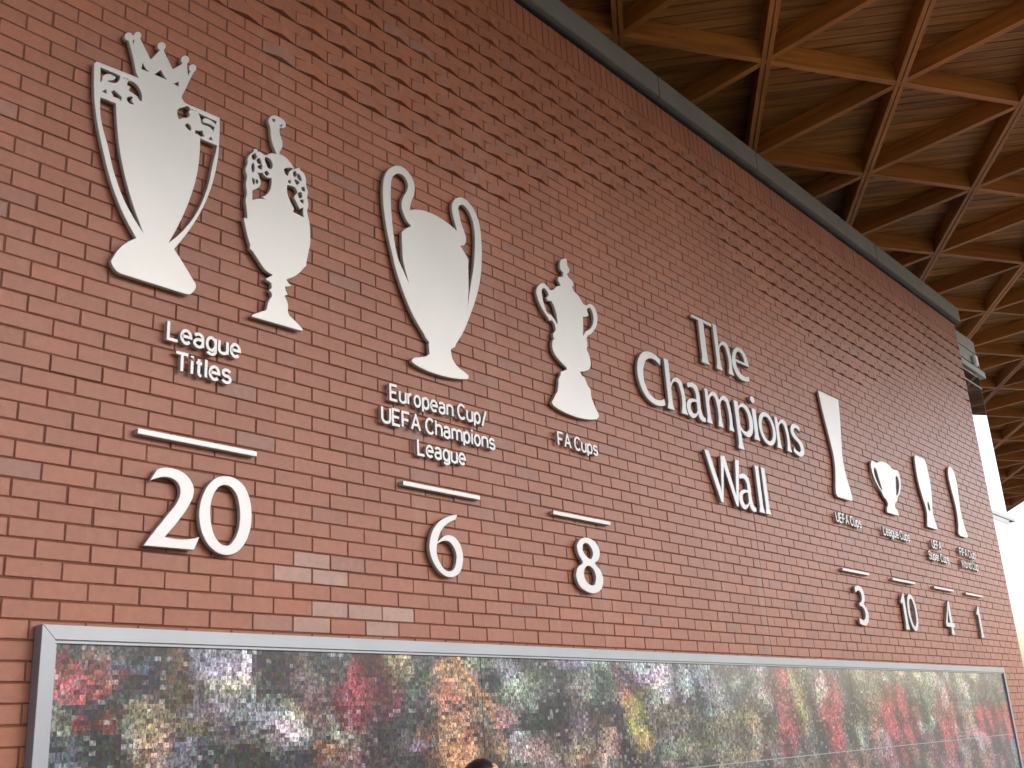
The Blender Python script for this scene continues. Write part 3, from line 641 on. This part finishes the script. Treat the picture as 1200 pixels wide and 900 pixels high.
for x, lb in ((.575, 'thin steel bar between League Titles and the number 20'), (2.128, 'thin steel bar between the European Cup lettering and the number 6'), (3.416, 'thin steel bar between FA Cups and the number 8'), (7.695, 'thin steel bar between UEFA Cups and the number 3'), (8.888, 'thin steel bar between League Cups and the number 10'), (10.057, 'thin steel bar between UEFA Super Cups and the number 4'), (11.082, 'thin steel bar above the lone number 1 at the far end')):
    o = link('divider_bar', box_mesh('divider_bar', -.306, .306, 0, .033, 0, .023, bevel=.0015), M['letter'], None, (x, FRONT, .742 + GZ))
    tag(o, lb, 'bar', 'steel bars above the numbers')

# ------------------------------------------------------------------ captions: plain sans letters as stroked plates
def arc(cx, cy, rx, ry, a0, a1, n=10): return [(cx + rx * math.cos(R(a0 + (a1 - a0) * i / n)), cy + ry * math.sin(R(a0 + (a1 - a0) * i / n))) for i in range(n + 1)]
X = .73
def bowl(cx): return arc(cx, X / 2, .21, X / 2, 0, 360, 22)[:-1] + ['close']
SG = {
 'L': (.46, [[(0, 1), (0, 0), (.44, 0)]]), 'E': (.5, [[(.46, 1), (0, 1), (0, 0), (.47, 0)], [(0, .52), (.41, .52)]]), 'F': (.48, [[(.46, 1), (0, 1), (0, 0)], [(0, .5), (.4, .5)]]),
 'U': (.56, [[(0, 1), (0, .3)] + arc(.27, .27, .27, .27, 180, 360, 10) + [(.54, 1)]]), 'A': (.6, [[(0, 0), (.29, 1), (.58, 0)], [(.1, .33), (.48, .33)]]),
 'C': (.56, [arc(.29, .5, .29, .5, 42, 318, 20)]), 'T': (.58, [[(0, 1), (.56, 1)], [(.28, .95), (.28, 0)]]), 'W': (.86, [[(0, 1), (.21, 0), (.42, 1), (.63, 0), (.84, 1)]]),
 'I': (.06, [[(.02, 1), (.02, 0)]]), 'S': (.54, [arc(.26, .75, .24, .25, 20, 250, 12) + arc(.27, .26, .26, .26, 80, -160, 12)]),
 'e': (.46, [[(.02, .38)] + arc(.22, X / 2, .22, X / 2, 2, 318, 18)]), 'a': (.45, [arc(.2, .54, .19, .19, 160, 10, 8) + [(.4, .5), (.4, 0)], arc(.2, .2, .2, .21, 80, 300, 12) + [(.4, .14)], [(.2, .41), (.4, .41)]]),
 'g': (.45, [bowl(.21), [(.42, X), (.42, 0)] + arc(.21, -.04, .21, .19, 0, -150, 10)]), 'u': (.44, [[(0, X), (0, .22)] + arc(.2, .2, .2, .2, 180, 350, 9), [(.41, X), (.41, 0)]]),
 'r': (.28, [[(0, X), (0, 0)], arc(.22, .47, .22, .25, 180, 88, 6)]), 'o': (.46, [bowl(.22)]), 'p': (.46, [[(0, X), (0, -.25)], bowl(.22)]), 'b': (.46, [[(0, 1), (0, 0)], bowl(.22)]), 'd': (.45, [[(.43, 1), (.43, 0)], bowl(.21)]),
 'n': (.44, [[(0, X), (0, 0)], arc(.21, .5, .21, .22, 180, 0, 10) + [(.42, 0)]]), 'h': (.44, [[(0, 1), (0, 0)], arc(.21, .5, .21, .22, 180, 0, 10) + [(.42, 0)]]),
 'm': (.74, [[(0, X), (0, 0)], arc(.18, .52, .18, .2, 180, 0, 8) + [(.36, 0)], arc(.54, .52, .18, .2, 180, 0, 8) + [(.72, 0)]]), 'i': (.06, [[(.02, X), (.02, 0)], [(.02, 1.02), (.02, .9)]]),
 't': (.3, [[(.13, .93), (.13, .16)] + arc(.25, .14, .12, .13, 190, 275, 5), [(0, X - .03), (.28, X - .03)]]), 'l': (.06, [[(.02, 1), (.02, 0)]]), 's': (.42, [arc(.2, .54, .18, .18, 20, 250, 10) + arc(.2, .19, .2, .19, 80, -160, 10)]), '/': (.36, [[(0, -.12), (.34, 1.02)]]),
}
def ribbon(pts, w):
    close = pts[-1] == 'close'
    P = [np.array(p, float) for p in pts if p != 'close']; n = len(P); l, r = [], []
    for i in range(n):
        a = P[i - 1] if (i > 0 or close) else None; b = P[(i + 1) % n] if (i < n - 1 or close) else None
        d1 = (P[i] - a) if a is not None else (b - P[i]); d2 = (b - P[i]) if b is not None else d1
        d1 = d1 / np.linalg.norm(d1); d2 = d2 / np.linalg.norm(d2); n1 = np.array([-d1[1], d1[0]]); n2 = np.array([-d2[1], d2[0]])
        mm = n1 + n2; mm = mm / max(np.linalg.norm(mm), 1e-6); s = min(2.2, 1 / max(.3, mm @ n1))
        l.append(P[i] + mm * s * w / 2); r.append(P[i] - mm * s * w / 2)
    return l, r, close
def stroke_letter(ch, cap, sx, w):
    v, f = [], []
    for si, st in enumerate(SG[ch][1]):
        pts = [p if p == 'close' else (p[0] * cap * sx, p[1] * cap) for p in st]
        l, r, close = ribbon(pts, w); n = len(l); b = len(v); yf = -.020 - .0004 * si
        for i in range(n):
            v += [(l[i][0], yf, l[i][1]), (r[i][0], yf, r[i][1]), (l[i][0], 0, l[i][1]), (r[i][0], 0, r[i][1])]
        for i in range(n if close else n - 1):
            j = (i + 1) % n; p, q = b + 4 * i, b + 4 * j
            f += [(p, p + 1, q + 1, q), (p + 2, q + 2, q + 3, p + 3), (p, q, q + 2, p + 2), (p + 1, p + 3, q + 3, q + 1)]
        if not close:
            e = b + 4 * (n - 1); f += [(b, b + 2, b + 3, b + 1), (e, e + 1, e + 3, e + 2)]
    me = mesh_from('letter', v, f)
    bm = bmesh.new(); bm.from_mesh(me); bmesh.ops.recalc_face_normals(bm, faces=bm.faces[:]); bm.to_mesh(me); bm.free()
    return me
def caption(label, lines):
    """lines: (text, x0, x1, baseline)"""
    cx = sum(l[1] + l[2] for l in lines) / (2 * len(lines)); z0 = min(l[3] for l in lines)
    t = empty('caption_lettering', (cx, -.012, z0 + GZ)); tag(t, label, 'lettering', 'steel captions under the trophies')
    for text, x0, x1, bz in lines:
        cap, w, gap, sp = .083, .0145, .155, .26
        units = sum((SG[c][0] + gap) if c != ' ' else sp for c in text) - gap
        sx = (x1 - x0 - w) / (units * cap); x = x0 + w / 2
        for c in text:
            if c == ' ': x += sp * cap * sx; continue
            link('letter', stroke_letter(c, cap, sx, w), M['letter'], t, (x - cx, 0, bz - z0)); x += (SG[c][0] + gap) * cap * sx
caption('two-line steel caption League Titles under the two left trophies', [('League', .388, .785, 1.20), ('Titles', .432, .737, 1.064)])
caption('three-line steel caption European Cup/UEFA Champions League', [('European Cup/', 1.742, 2.535, 1.20), ('UEFA Champions', 1.678, 2.60, 1.064), ('League', 1.94, 2.333, .93)])
caption('steel caption FA Cups under the plinth-mounted cup', [('FA Cups', 3.215, 3.657, 1.203)])
caption('steel caption UEFA Cups under the tall waisted cup', [('UEFA Cups', 7.43, 8.015, 1.20)])
caption('steel caption League Cups under the squat two-handled cup', [('League Cups', 8.56, 9.28, 1.197)])
caption('two-line steel caption UEFA Super Cups', [('UEFA', 9.93, 10.23, 1.197), ('Super Cups', 9.775, 10.415, 1.062)])
caption('two-line steel caption FIFA Club World Cup nearest the far wall end', [('FIFA Club', 10.84, 11.40, 1.197), ('World Cup', 10.83, 11.43, 1.062)])

# ------------------------------------------------------------------ photo mosaic board
FX0, FZ1 = on_wall(50, 731, -.06); FX1 = on_wall(1177, 784, -.06)[0]; FZ0 = GZ - 1.56
board = empty('mosaic_board', ((FX0 + FX1) / 2, 0, FZ0)); tag(board, 'long framed photo mosaic board along the bottom of the brick wall', 'board')
bx = (FX0 + FX1) / 2
FW = .055
def fpart(name, x0, x1, y0, y1, z0, z1, mat, bev=.002): return link(name, box_mesh(name, x0 - bx, x1 - bx, y0, y1, z0 - FZ0, z1 - FZ0, bevel=bev), M[mat], board)
def rail(pts):           # mitred frame rail from 4 plan points (x,z), as a prism y -.06..-.004
    v = [(x - bx, y, z - FZ0) for y in (-.06, -.004) for x, z in pts]
    me = mesh_from('frame_rail', v, [(0, 1, 2, 3), (7, 6, 5, 4), (0, 4, 5, 1), (1, 5, 6, 2), (2, 6, 7, 3), (3, 7, 4, 0)])
    bm = bmesh.new(); bm.from_mesh(me); bmesh.ops.bevel(bm, geom=bm.edges[:], offset=.0015, segments=1, affect='EDGES'); bmesh.ops.recalc_face_normals(bm, faces=bm.faces[:]); bm.to_mesh(me); bm.free()
    link('frame_rail', me, M['frame'], board)
ix0, ix1, iz0, iz1 = FX0 + FW, FX1 - FW, FZ0 + FW, FZ1 - FW
rail([(FX0, FZ1), (ix0, iz1), (ix1, iz1), (FX1, FZ1)]); rail([(FX0, FZ0), (FX1, FZ0), (ix1, iz0), (ix0, iz0)])
rail([(FX0, FZ0), (ix0, iz0), (ix0, iz1), (FX0, FZ1)]); rail([(FX1, FZ0), (FX1, FZ1), (ix1, iz1), (ix1, iz0)])
fpart('backing_panel', FX0 + .02, FX1 - .02, -.032, -.002, FZ0 + .02, FZ1 - .02, 'gasket', 0)
for (a, b2, c, d2) in ((ix0 - .002, ix1 + .002, iz1 - .012, iz1 + .002), (ix0 - .002, ix0 + .010, iz0, iz1 - .013)):
    fpart('inner_trim', a, b2, -.052, -.033, c, d2, 'frame', .001)
# the big picture with some reflections painted in: colour patches read off the photograph, then cut into prints
PATCH = [  # photo x, y, rx, ry, colour, weight
 (95, 790, 38, 26, (.42, .07, .07), 1), (125, 852, 22, 12, (.40, .05, .05), 1), (75, 835, 30, 14, (.14, .2, .15), .8), (150, 772, 26, 8, (.16, .25, .42), .8), (85, 880, 50, 20, (.05, .06, .07), .9),
 (200, 790, 12, 40, (.24, .15, .07), .9), (180, 860, 22, 40, (.30, .20, .10), .8), (255, 800, 40, 40, (.42, .46, .44), 1), (300, 850, 50, 28, (.46, .48, .43), 1), (245, 842, 26, 14, (.32, .26, .09), .6), (228, 785, 8, 35, (.06, .06, .06), .9), (330, 778, 18, 14, (.07, .06, .06), .9),
 (365, 800, 30, 40, (.12, .08, .07), .9), (335, 885, 50, 14, (.06, .06, .06), .9), (372, 880, 18, 14, (.36, .14, .06), .7), (345, 835, 22, 10, (.40, .33, .26), .7), (435, 812, 28, 46, (.34, .035, .06), 1.2), (432, 880, 40, 26, (.16, .10, .10), .9), (462, 775, 18, 22, (.36, .32, .18), .8), (490, 805, 22, 42, (.07, .08, .07), 1),
 (540, 845, 40, 55, (.40, .17, .06), 1.2), (560, 865, 20, 30, (.36, .26, .14), .7), (535, 792, 22, 12, (.40, .24, .10), .8), (600, 775, 40, 16, (.20, .22, .18), .8), (480, 880, 26, 26, (.08, .08, .08), 1), (625, 805, 30, 22, (.36, .38, .36), .9), (650, 840, 50, 26, (.07, .07, .06), 1), (640, 880, 36, 20, (.34, .28, .28), .8),
 (700, 768, 60, 12, (.5, .53, .55), .9), (690, 805, 34, 24, (.17, .21, .15), .9), (695, 870, 22, 36, (.40, .27, .21), .9), (748, 840, 16, 34, (.34, .30, .06), 1), (735, 800, 14, 24, (.24, .10, .14), .6), (775, 790, 30, 24, (.42, .45, .46), .9), (780, 860, 26, 36, (.16, .16, .12), .9),  # first pale patch paints the sky's reflection into the print
 (850, 800, 36, 34, (.2, .24, .25), .9), (840, 870, 40, 26, (.16, .14, .09), .9), (880, 860, 20, 30, (.26, .22, .12), .8), (920, 825, 11, 50, (.34, .05, .06), 1.1), (938, 820, 10, 34, (.34, .28, .10), .9), (955, 850, 10, 40, (.09, .08, .07), .9), (975, 845, 14, 46, (.36, .04, .05), 1.1), (1000, 840, 16, 50, (.08, .08, .07), 1), (1018, 815, 16, 40, (.24, .20, .12), .7),
 (1050, 850, 24, 40, (.36, .03, .04), 1.2), (1088, 822, 14, 30, (.20, .24, .16), 1.1), (1110, 850, 14, 44, (.34, .04, .05), .9), (1124, 840, 8, 50, (.22, .20, .17), .9), (1160, 848, 34, 20, (.40, .04, .05), 1.1), (1155, 885, 34, 20, (.26, .14, .13), .8), (1095, 790, 50, 10, (.32, .30, .2), .6), (1080, 880, 80, 14, (.18, .07, .07), .8)]  # wide dull gold streak near the top is a painted-in reflection
PATCH += [  # smaller shapes inside the picture: streaks, faces, kit and faces in the crowd
 (215, 775, 5, 18, (.05, .05, .05), 1), (245, 778, 4, 16, (.06, .06, .07), 1), (275, 772, 5, 14, (.08, .09, .08), 1), (300, 785, 5, 20, (.5, .55, .54), 1), (240, 820, 10, 5, (.06, .06, .06), 1), (285, 838, 24, 5, (.5, .52, .5), 1), (320, 868, 30, 4, (.05, .05, .05), 1),
 (268, 862, 9, 6, (.34, .10, .05), 1), (190, 818, 14, 6, (.32, .30, .08), 1), (165, 872, 12, 14, (.36, .38, .30), 1), (110, 822, 16, 6, (.06, .07, .07), 1), (75, 768, 10, 8, (.20, .20, .22), 1), (110, 765, 20, 6, (.10, .12, .10), 1), (150, 800, 12, 9, (.05, .05, .06), 1), (140, 830, 10, 6, (.05, .06, .07), 1),
 (385, 770, 10, 10, (.30, .32, .30), 1), (395, 840, 8, 22, (.30, .29, .28), 1), (420, 790, 5, 18, (.22, .02, .04), 1), (450, 830, 6, 16, (.42, .10, .12), 1), (410, 868, 14, 6, (.32, .32, .33), 1), (455, 868, 14, 7, (.06, .05, .06), 1), (475, 790, 6, 8, (.4, .38, .24), 1), (500, 868, 12, 7, (.30, .30, .34), 1),
 (525, 822, 8, 9, (.10, .05, .03), 1), (556, 822, 8, 9, (.10, .05, .03), 1), (540, 846, 5, 12, (.5, .30, .14), 1), (540, 872, 16, 5, (.20, .04, .03), 1), (520, 860, 10, 14, (.42, .22, .10), 1), (565, 846, 6, 20, (.26, .24, .20), 1), (580, 800, 10, 12, (.08, .09, .08), 1), (600, 838, 12, 7, (.34, .18, .18), 1),
 (612, 858, 16, 6, (.42, .42, .42), 1), (640, 822, 12, 6, (.10, .10, .10), 1), (672, 850, 10, 9, (.05, .05, .05), 1), (702, 846, 7, 7, (.08, .05, .04), 1), (684, 862, 6, 6, (.10, .06, .05), 1), (695, 885, 12, 5, (.28, .06, .06), 1), (660, 795, 8, 8, (.10, .15, .10), 1), (720, 835, 8, 22, (.05, .05, .05), 1),
 (758, 862, 8, 14, (.40, .38, .12), 1), (742, 815, 5, 10, (.36, .12, .06), 1), (768, 838, 6, 22, (.36, .38, .40), 1), (792, 830, 7, 24, (.10, .10, .09), 1), (805, 800, 9, 20, (.45, .47, .48), 1), (815, 865, 10, 20, (.24, .20, .14), 1), (835, 812, 7, 24, (.08, .09, .10), 1), (862, 820, 9, 14, (.12, .16, .24), 1),
 (868, 790, 10, 8, (.42, .44, .44), 1), (895, 812, 7, 30, (.36, .37, .36), 1), (905, 850, 6, 26, (.08, .08, .07), 1), (930, 858, 7, 20, (.30, .04, .05), 1), (948, 795, 6, 14, (.10, .10, .09), 1), (962, 808, 5, 22, (.36, .34, .30), 1), (990, 806, 6, 18, (.10, .09, .08), 1), (1012, 858, 6, 22, (.34, .33, .30), 1),
 (1030, 838, 5, 30, (.06, .06, .05), 1), (1036, 870, 8, 14, (.30, .28, .25), 1), (1068, 826, 6, 20, (.10, .05, .04), 1), (1088, 848, 11, 6, (.36, .36, .33), 1), (1088, 822, 8, 16, (.05, .08, .05), 1), (1104, 812, 4, 24, (.38, .36, .30), 1), (1135, 830, 5, 34, (.34, .34, .32), 1), (1145, 812, 8, 10, (.10, .10, .08), 1), (1172, 870, 8, 12, (.06, .06, .06), 1), (1150, 868, 10, 8, (.36, .34, .34), 1)]
PW = []
for x, y, rx, ry, c, w in PATCH:
    a = on_wall(x, y, -.04); b = on_wall(x + rx, y, -.04); c2 = on_wall(x, y + ry, -.04)
    PW.append((a[0], a[1], abs(b[0] - a[0]), abs(c2[1] - a[1]), np.array(c), w))
def pic_colors(x, z):
    x, z = x + .05 * np.sin(11 * z + 5 * x) + .025 * np.sin(29 * x + 17 * z) + .012 * np.sin(67 * x - 51 * z), z + .03 * np.sin(9 * x - 13 * z) + .015 * np.sin(31 * x + 40 * z)
    acc = np.ones((len(x), 3)) * np.array([.10, .10, .095]) * .12; ws = np.full(len(x), .12)
    for px, pz, rx, rz, c, w in PW:
        q = ((x - px) / rx) ** 2 + ((z - pz) / rz) ** 2
        k = np.where(q < 4, w * np.exp(-.9 * np.minimum(q, 4) ** 3) * (1.5 / (rx * rz) ** .35), 0)
        acc += k[:, None] * c; ws += k
    low = (z < GZ - .85) * .6          # lower row of sheets, below the photograph
    acc += low[:, None] * np.stack([.2 + .1 * np.sin(x * 2.1), np.full(len(x), .14), .12 + .05 * np.cos(x * 3.3)], 1); ws += low
    return acc / ws[:, None]
TW, TH = .026, .018
nr = np.random.RandomState(5)
def field(x, z, seed):       # light and dark figures within the big picture, a hand to an arm across
    g = np.random.RandomState(40 + seed); a = np.zeros(len(x))
    for q in range(14):
        kx, kz = g.normal(0, 9), g.normal(0, 17); a += np.sin(kx * x + kz * z + g.uniform(0, 6.28) + .9 * np.sin(2.3 * x + 4 * z + q))
    return np.clip(1 + .7 * np.tanh(a / 2.6), .25, 1.7)
xs = [ix0 + .011, 2.36, 4.76, 7.16, 9.56, ix1 - .001]
zmid = GZ - .79
for xa, xb in zip(xs[:-1], xs[1:]):
    for za, zb in ((zmid + .003, iz1 - .013), (iz0 + .001, zmid - .003)):
        nx = int((xb - xa) / TW); nz = int((zb - za) / TH); v, f, sd4 = [], [], []
        X0, X1 = xa + .0022 - bx, xb - .0022 - bx
        gx = np.linspace(X0, X1, nx + 1); gz = np.linspace(za - FZ0, zb - FZ0, nz + 1); fc = []
        ii, jj = np.meshgrid(np.arange(nx), np.arange(nz)); ii = ii.ravel(); jj = jj.ravel(); nq = len(ii)
        q4 = np.zeros((nq, 4, 3)); q4[:, :, 1] = -.042
        q4[:, 0, 0] = q4[:, 3, 0] = gx[ii]; q4[:, 1, 0] = q4[:, 2, 0] = gx[ii + 1]; q4[:, 0, 2] = q4[:, 1, 2] = gz[jj]; q4[:, 2, 2] = q4[:, 3, 2] = gz[jj + 1]
        kc = pic_colors((gx[ii] + gx[ii + 1]) / 2 + bx, (gz[jj] + gz[jj + 1]) / 2 + FZ0) * .8
        X_, Z_ = (gx[ii] + gx[ii + 1]) / 2 + bx, (gz[jj] + gz[jj + 1]) / 2 + FZ0
        kc = kc * .8 + kc.mean(1, keepdims=True) * .2
        kc = kc * field(X_, Z_, 0)[:, None] * (1 + .22 * np.stack([field(X_, Z_, q_) - 1 for q_ in (1, 2, 3)], 1))
        kc = kc * nr.choice((.55, .75, .9, 1.0, 1.05, 1.2, 1.45), nq)[:, None] + nr.uniform(-.012, .018, (nq, 3))
        r_ = nr.rand(nq)[:, None]; kc = np.where(r_ < .08, kc * .4, np.where(r_ > .93, kc * .6 + .15, kc))
        kc = np.clip(kc, .008, .8)
        v = [tuple(p) for p in q4.reshape(-1, 3)]; f = [(4 * t_, 4 * t_ + 1, 4 * t_ + 2, 4 * t_ + 3) for t_ in range(nq)]
        fc = [tuple(c) + (1,) for c in np.repeat(kc, 4, 0)]; sd4 = [tuple(c) for c in np.repeat(np.stack([nr.uniform(0, 40, nq), np.zeros(nq), nr.uniform(0, 40, nq)], 1), 4, 0)]
        # thickness: a closed back and edges
        b = len(v); v += boxv(X0, X1, -.0415, -.033, gz[0], gz[-1]); f += [tuple(b + q for q in k) for k in (BF[0], BF[1], BF[3], BF[5], BF[4])]; fc += [(.03, .03, .03, 1)] * 8; sd4 += [(0, 0, 0)] * 8
        me = mesh_from('mosaic_sheet', v, f); at = me.attributes.new('pic', 'FLOAT_COLOR', 'POINT'); at.data.foreach_set('color', np.asarray(fc, np.float32).ravel())
        a2 = me.attributes.new('seed', 'FLOAT_VECTOR', 'POINT'); a2.data.foreach_set('vector', np.asarray(sd4, np.float32).ravel())
        link('mosaic_sheet', me, M['mosaic'], board)
fpart('joint_strip', ix0 + .011, ix1 - .001, -.044, -.034, zmid - .0028, zmid + .0028, 'frame', 0)

# ------------------------------------------------------------------ person at the foot of the board
def person():
    hx, hz = on_wall(562, 889, -1.05)
    T = hz; s = T / 1.66
    p = empty('person', (hx, -1.05, 0)); tag(p, 'person with black hair in dark clothes standing before the mosaic board', 'person')
    J = {}; E = []
    def jv(n, x, y, z, r, r2=None, par=None):
        J[n] = (len(J), (x * s, y * s, z * s), (r * s, (r2 or r) * s))
        if par: E.append((J[par][0], J[n][0]))
    # faces +x; y is left(+)/right(-)
    jv('pelvis', 0, 0, .90, .125, .15); jv('waist', .01, 0, 1.05, .105, .135, 'pelvis'); jv('chest', .02, 0, 1.23, .115, .165, 'waist'); jv('neck0', .0, 0, 1.38, .06, .085, 'chest'); jv('neck', .01, 0, 1.43, .05, .052, 'neck0')
    jv('head0', .025, 0, 1.50, .075, .068, 'neck'); jv('head1', .015, 0, 1.57, .088, .074, 'head0'); jv('head2', .01, 0, 1.615, .06, .055, 'head1')
    for nm, sg in (('l', 1), ('r', -1)):
        jv(nm + 'sh', 0, .165 * sg, 1.345, .062, .06, 'chest' if 0 else 'neck0'); jv(nm + 'el', -.03, .225 * sg, 1.09, .043, .043, nm + 'sh'); jv(nm + 'wr', .06, .22 * sg, .86, .029, .026, nm + 'el'); jv(nm + 'hand', .085, .212 * sg, .79, .03, .016, nm + 'wr')
        for q, (dx, L) in enumerate(((.03, .075), (.01, .085), (-.01, .078), (-.028, .062))):
            jv('%sf%d' % (nm, q), .085 + dx + .005, .210 * sg, .735, .0095, None, nm + 'hand'); jv('%sg%d' % (nm, q), .085 + dx + .018, .200 * sg, .735 - L * .6, .008, None, '%sf%d' % (nm, q))
        jv(nm + 't0', .118, .2 * sg, .80, .011, None, nm + 'hand'); jv(nm + 't1', .137, .192 * sg, .765, .0095, None, nm + 't0')
        jv(nm + 'hip', 0, .085 * sg, .82, .09, .09, 'pelvis'); jv(nm + 'kn', .02, .09 * sg, .47, .058, .056, nm + 'hip'); jv(nm + 'an', -.02, .095 * sg, .10, .038, .038, nm + 'kn'); jv(nm + 'ba', .06, .1 * sg, .045, .036, .042, nm + 'an'); jv(nm + 'to', .145, .105 * sg, .035, .026, .038, nm + 'ba')
    me = bpy.data.meshes.new('body'); me.from_pydata([J[k][1] for k in J], E, []); ob = bpy.data.objects.new('body', me); col.objects.link(ob)
    md = ob.modifiers.new('skin', 'SKIN'); md.use_smooth_shade = True
    sv = me.skin_vertices[0].data
    for k in J: sv[J[k][0]].radius = J[k][2]; sv[J[k][0]].use_root = (k == 'pelvis')
    ob.modifiers.new('sub', 'SUBSURF').levels = 2; ob.modifiers['sub'].render_levels = 2
    bpy.context.view_layer.update()
    bm_ = bpy.data.meshes.new_from_object(ob.evaluated_get(bpy.context.evaluated_depsgraph_get())); bpy.data.objects.remove(ob)
    for mm in ('jacket', 'trousers', 'skin', 'shoe'): bm_.materials.append(M[mm])
    for pl in bm_.polygons:
        c = pl.center / s; pl.use_smooth = True
        arm = abs(c.y) > .17 and c.z < 1.3
        pl.material_index = 2 if (c.z > 1.415 or (arm and c.z < .875 and c.z > .6)) else (3 if c.z < .075 else (1 if c.z < .93 and not arm else 0))
    zmin = min(v.co.z for v in bm_.vertices); zmax = max(v.co.z for v in bm_.vertices); zh = T - .012
    for v in bm_.vertices: v.co.z = (v.co.z - zmin) * zh / (zmax - zmin)
    link('body', bm_, None, p)
    top = zh
    # hair: a shell over crown, back and sides down to the neck
    bm = bmesh.new(); bmesh.ops.create_icosphere(bm, subdivisions=4, radius=1)
    for v in bm.verts:
        x, y, z = v.co; rx, ry, rz = .100 * s, .086 * s, .112 * s
        wav = 1 + .02 * math.sin(23 * y + 9 * z) + .015 * math.sin(41 * y - 5 * x)
        front = max(0, x - .35) * max(0, .55 - z)
        v.co = ((x * rx) * wav * (1 - .75 * front) + .004, y * ry * wav, z * rz * (1.0 if z > 0 else 1.5) * wav + top + .012 - .112 * s)
        if x > .45 and z < .42: v.co.x -= .055 * s
    hm = bpy.data.meshes.new('hair'); bm.to_mesh(hm); bm.free()
    for pl in hm.polygons: pl.use_smooth = True
    link('hair', hm, M['hair'], p)
    # face: nose, eyes, mouth, ears
    def blob(name, loc, sc, mat):
        b = bmesh.new(); bmesh.ops.create_icosphere(b, subdivisions=2, radius=1); mm = bpy.data.meshes.new(name)
        for v in b.verts: v.co = Vector((v.co.x * sc[0] + loc[0], v.co.y * sc[1] + loc[1], v.co.z * sc[2] + loc[2])) 
        b.to_mesh(mm); b.free()
        for pl in mm.polygons: pl.use_smooth = True
        link(name, mm, M[mat], p)
    k = top
    blob('nose', (.098 * s, 0, k - .125 * s), (.016, .012, .02), 'skin'); blob('mouth', (.088 * s, 0, k - .17 * s), (.01, .022, .006), 'skin')
    for sg in (1, -1):
        blob('eye', (.086 * s, .028 * sg * s, k - .105 * s), (.008, .012, .007), 'gasket'); blob('ear', (.005, .076 * sg * s, k - .125 * s), (.014, .01, .028), 'skin')
    p.rotation_euler = (0, 0, R(8))
person()
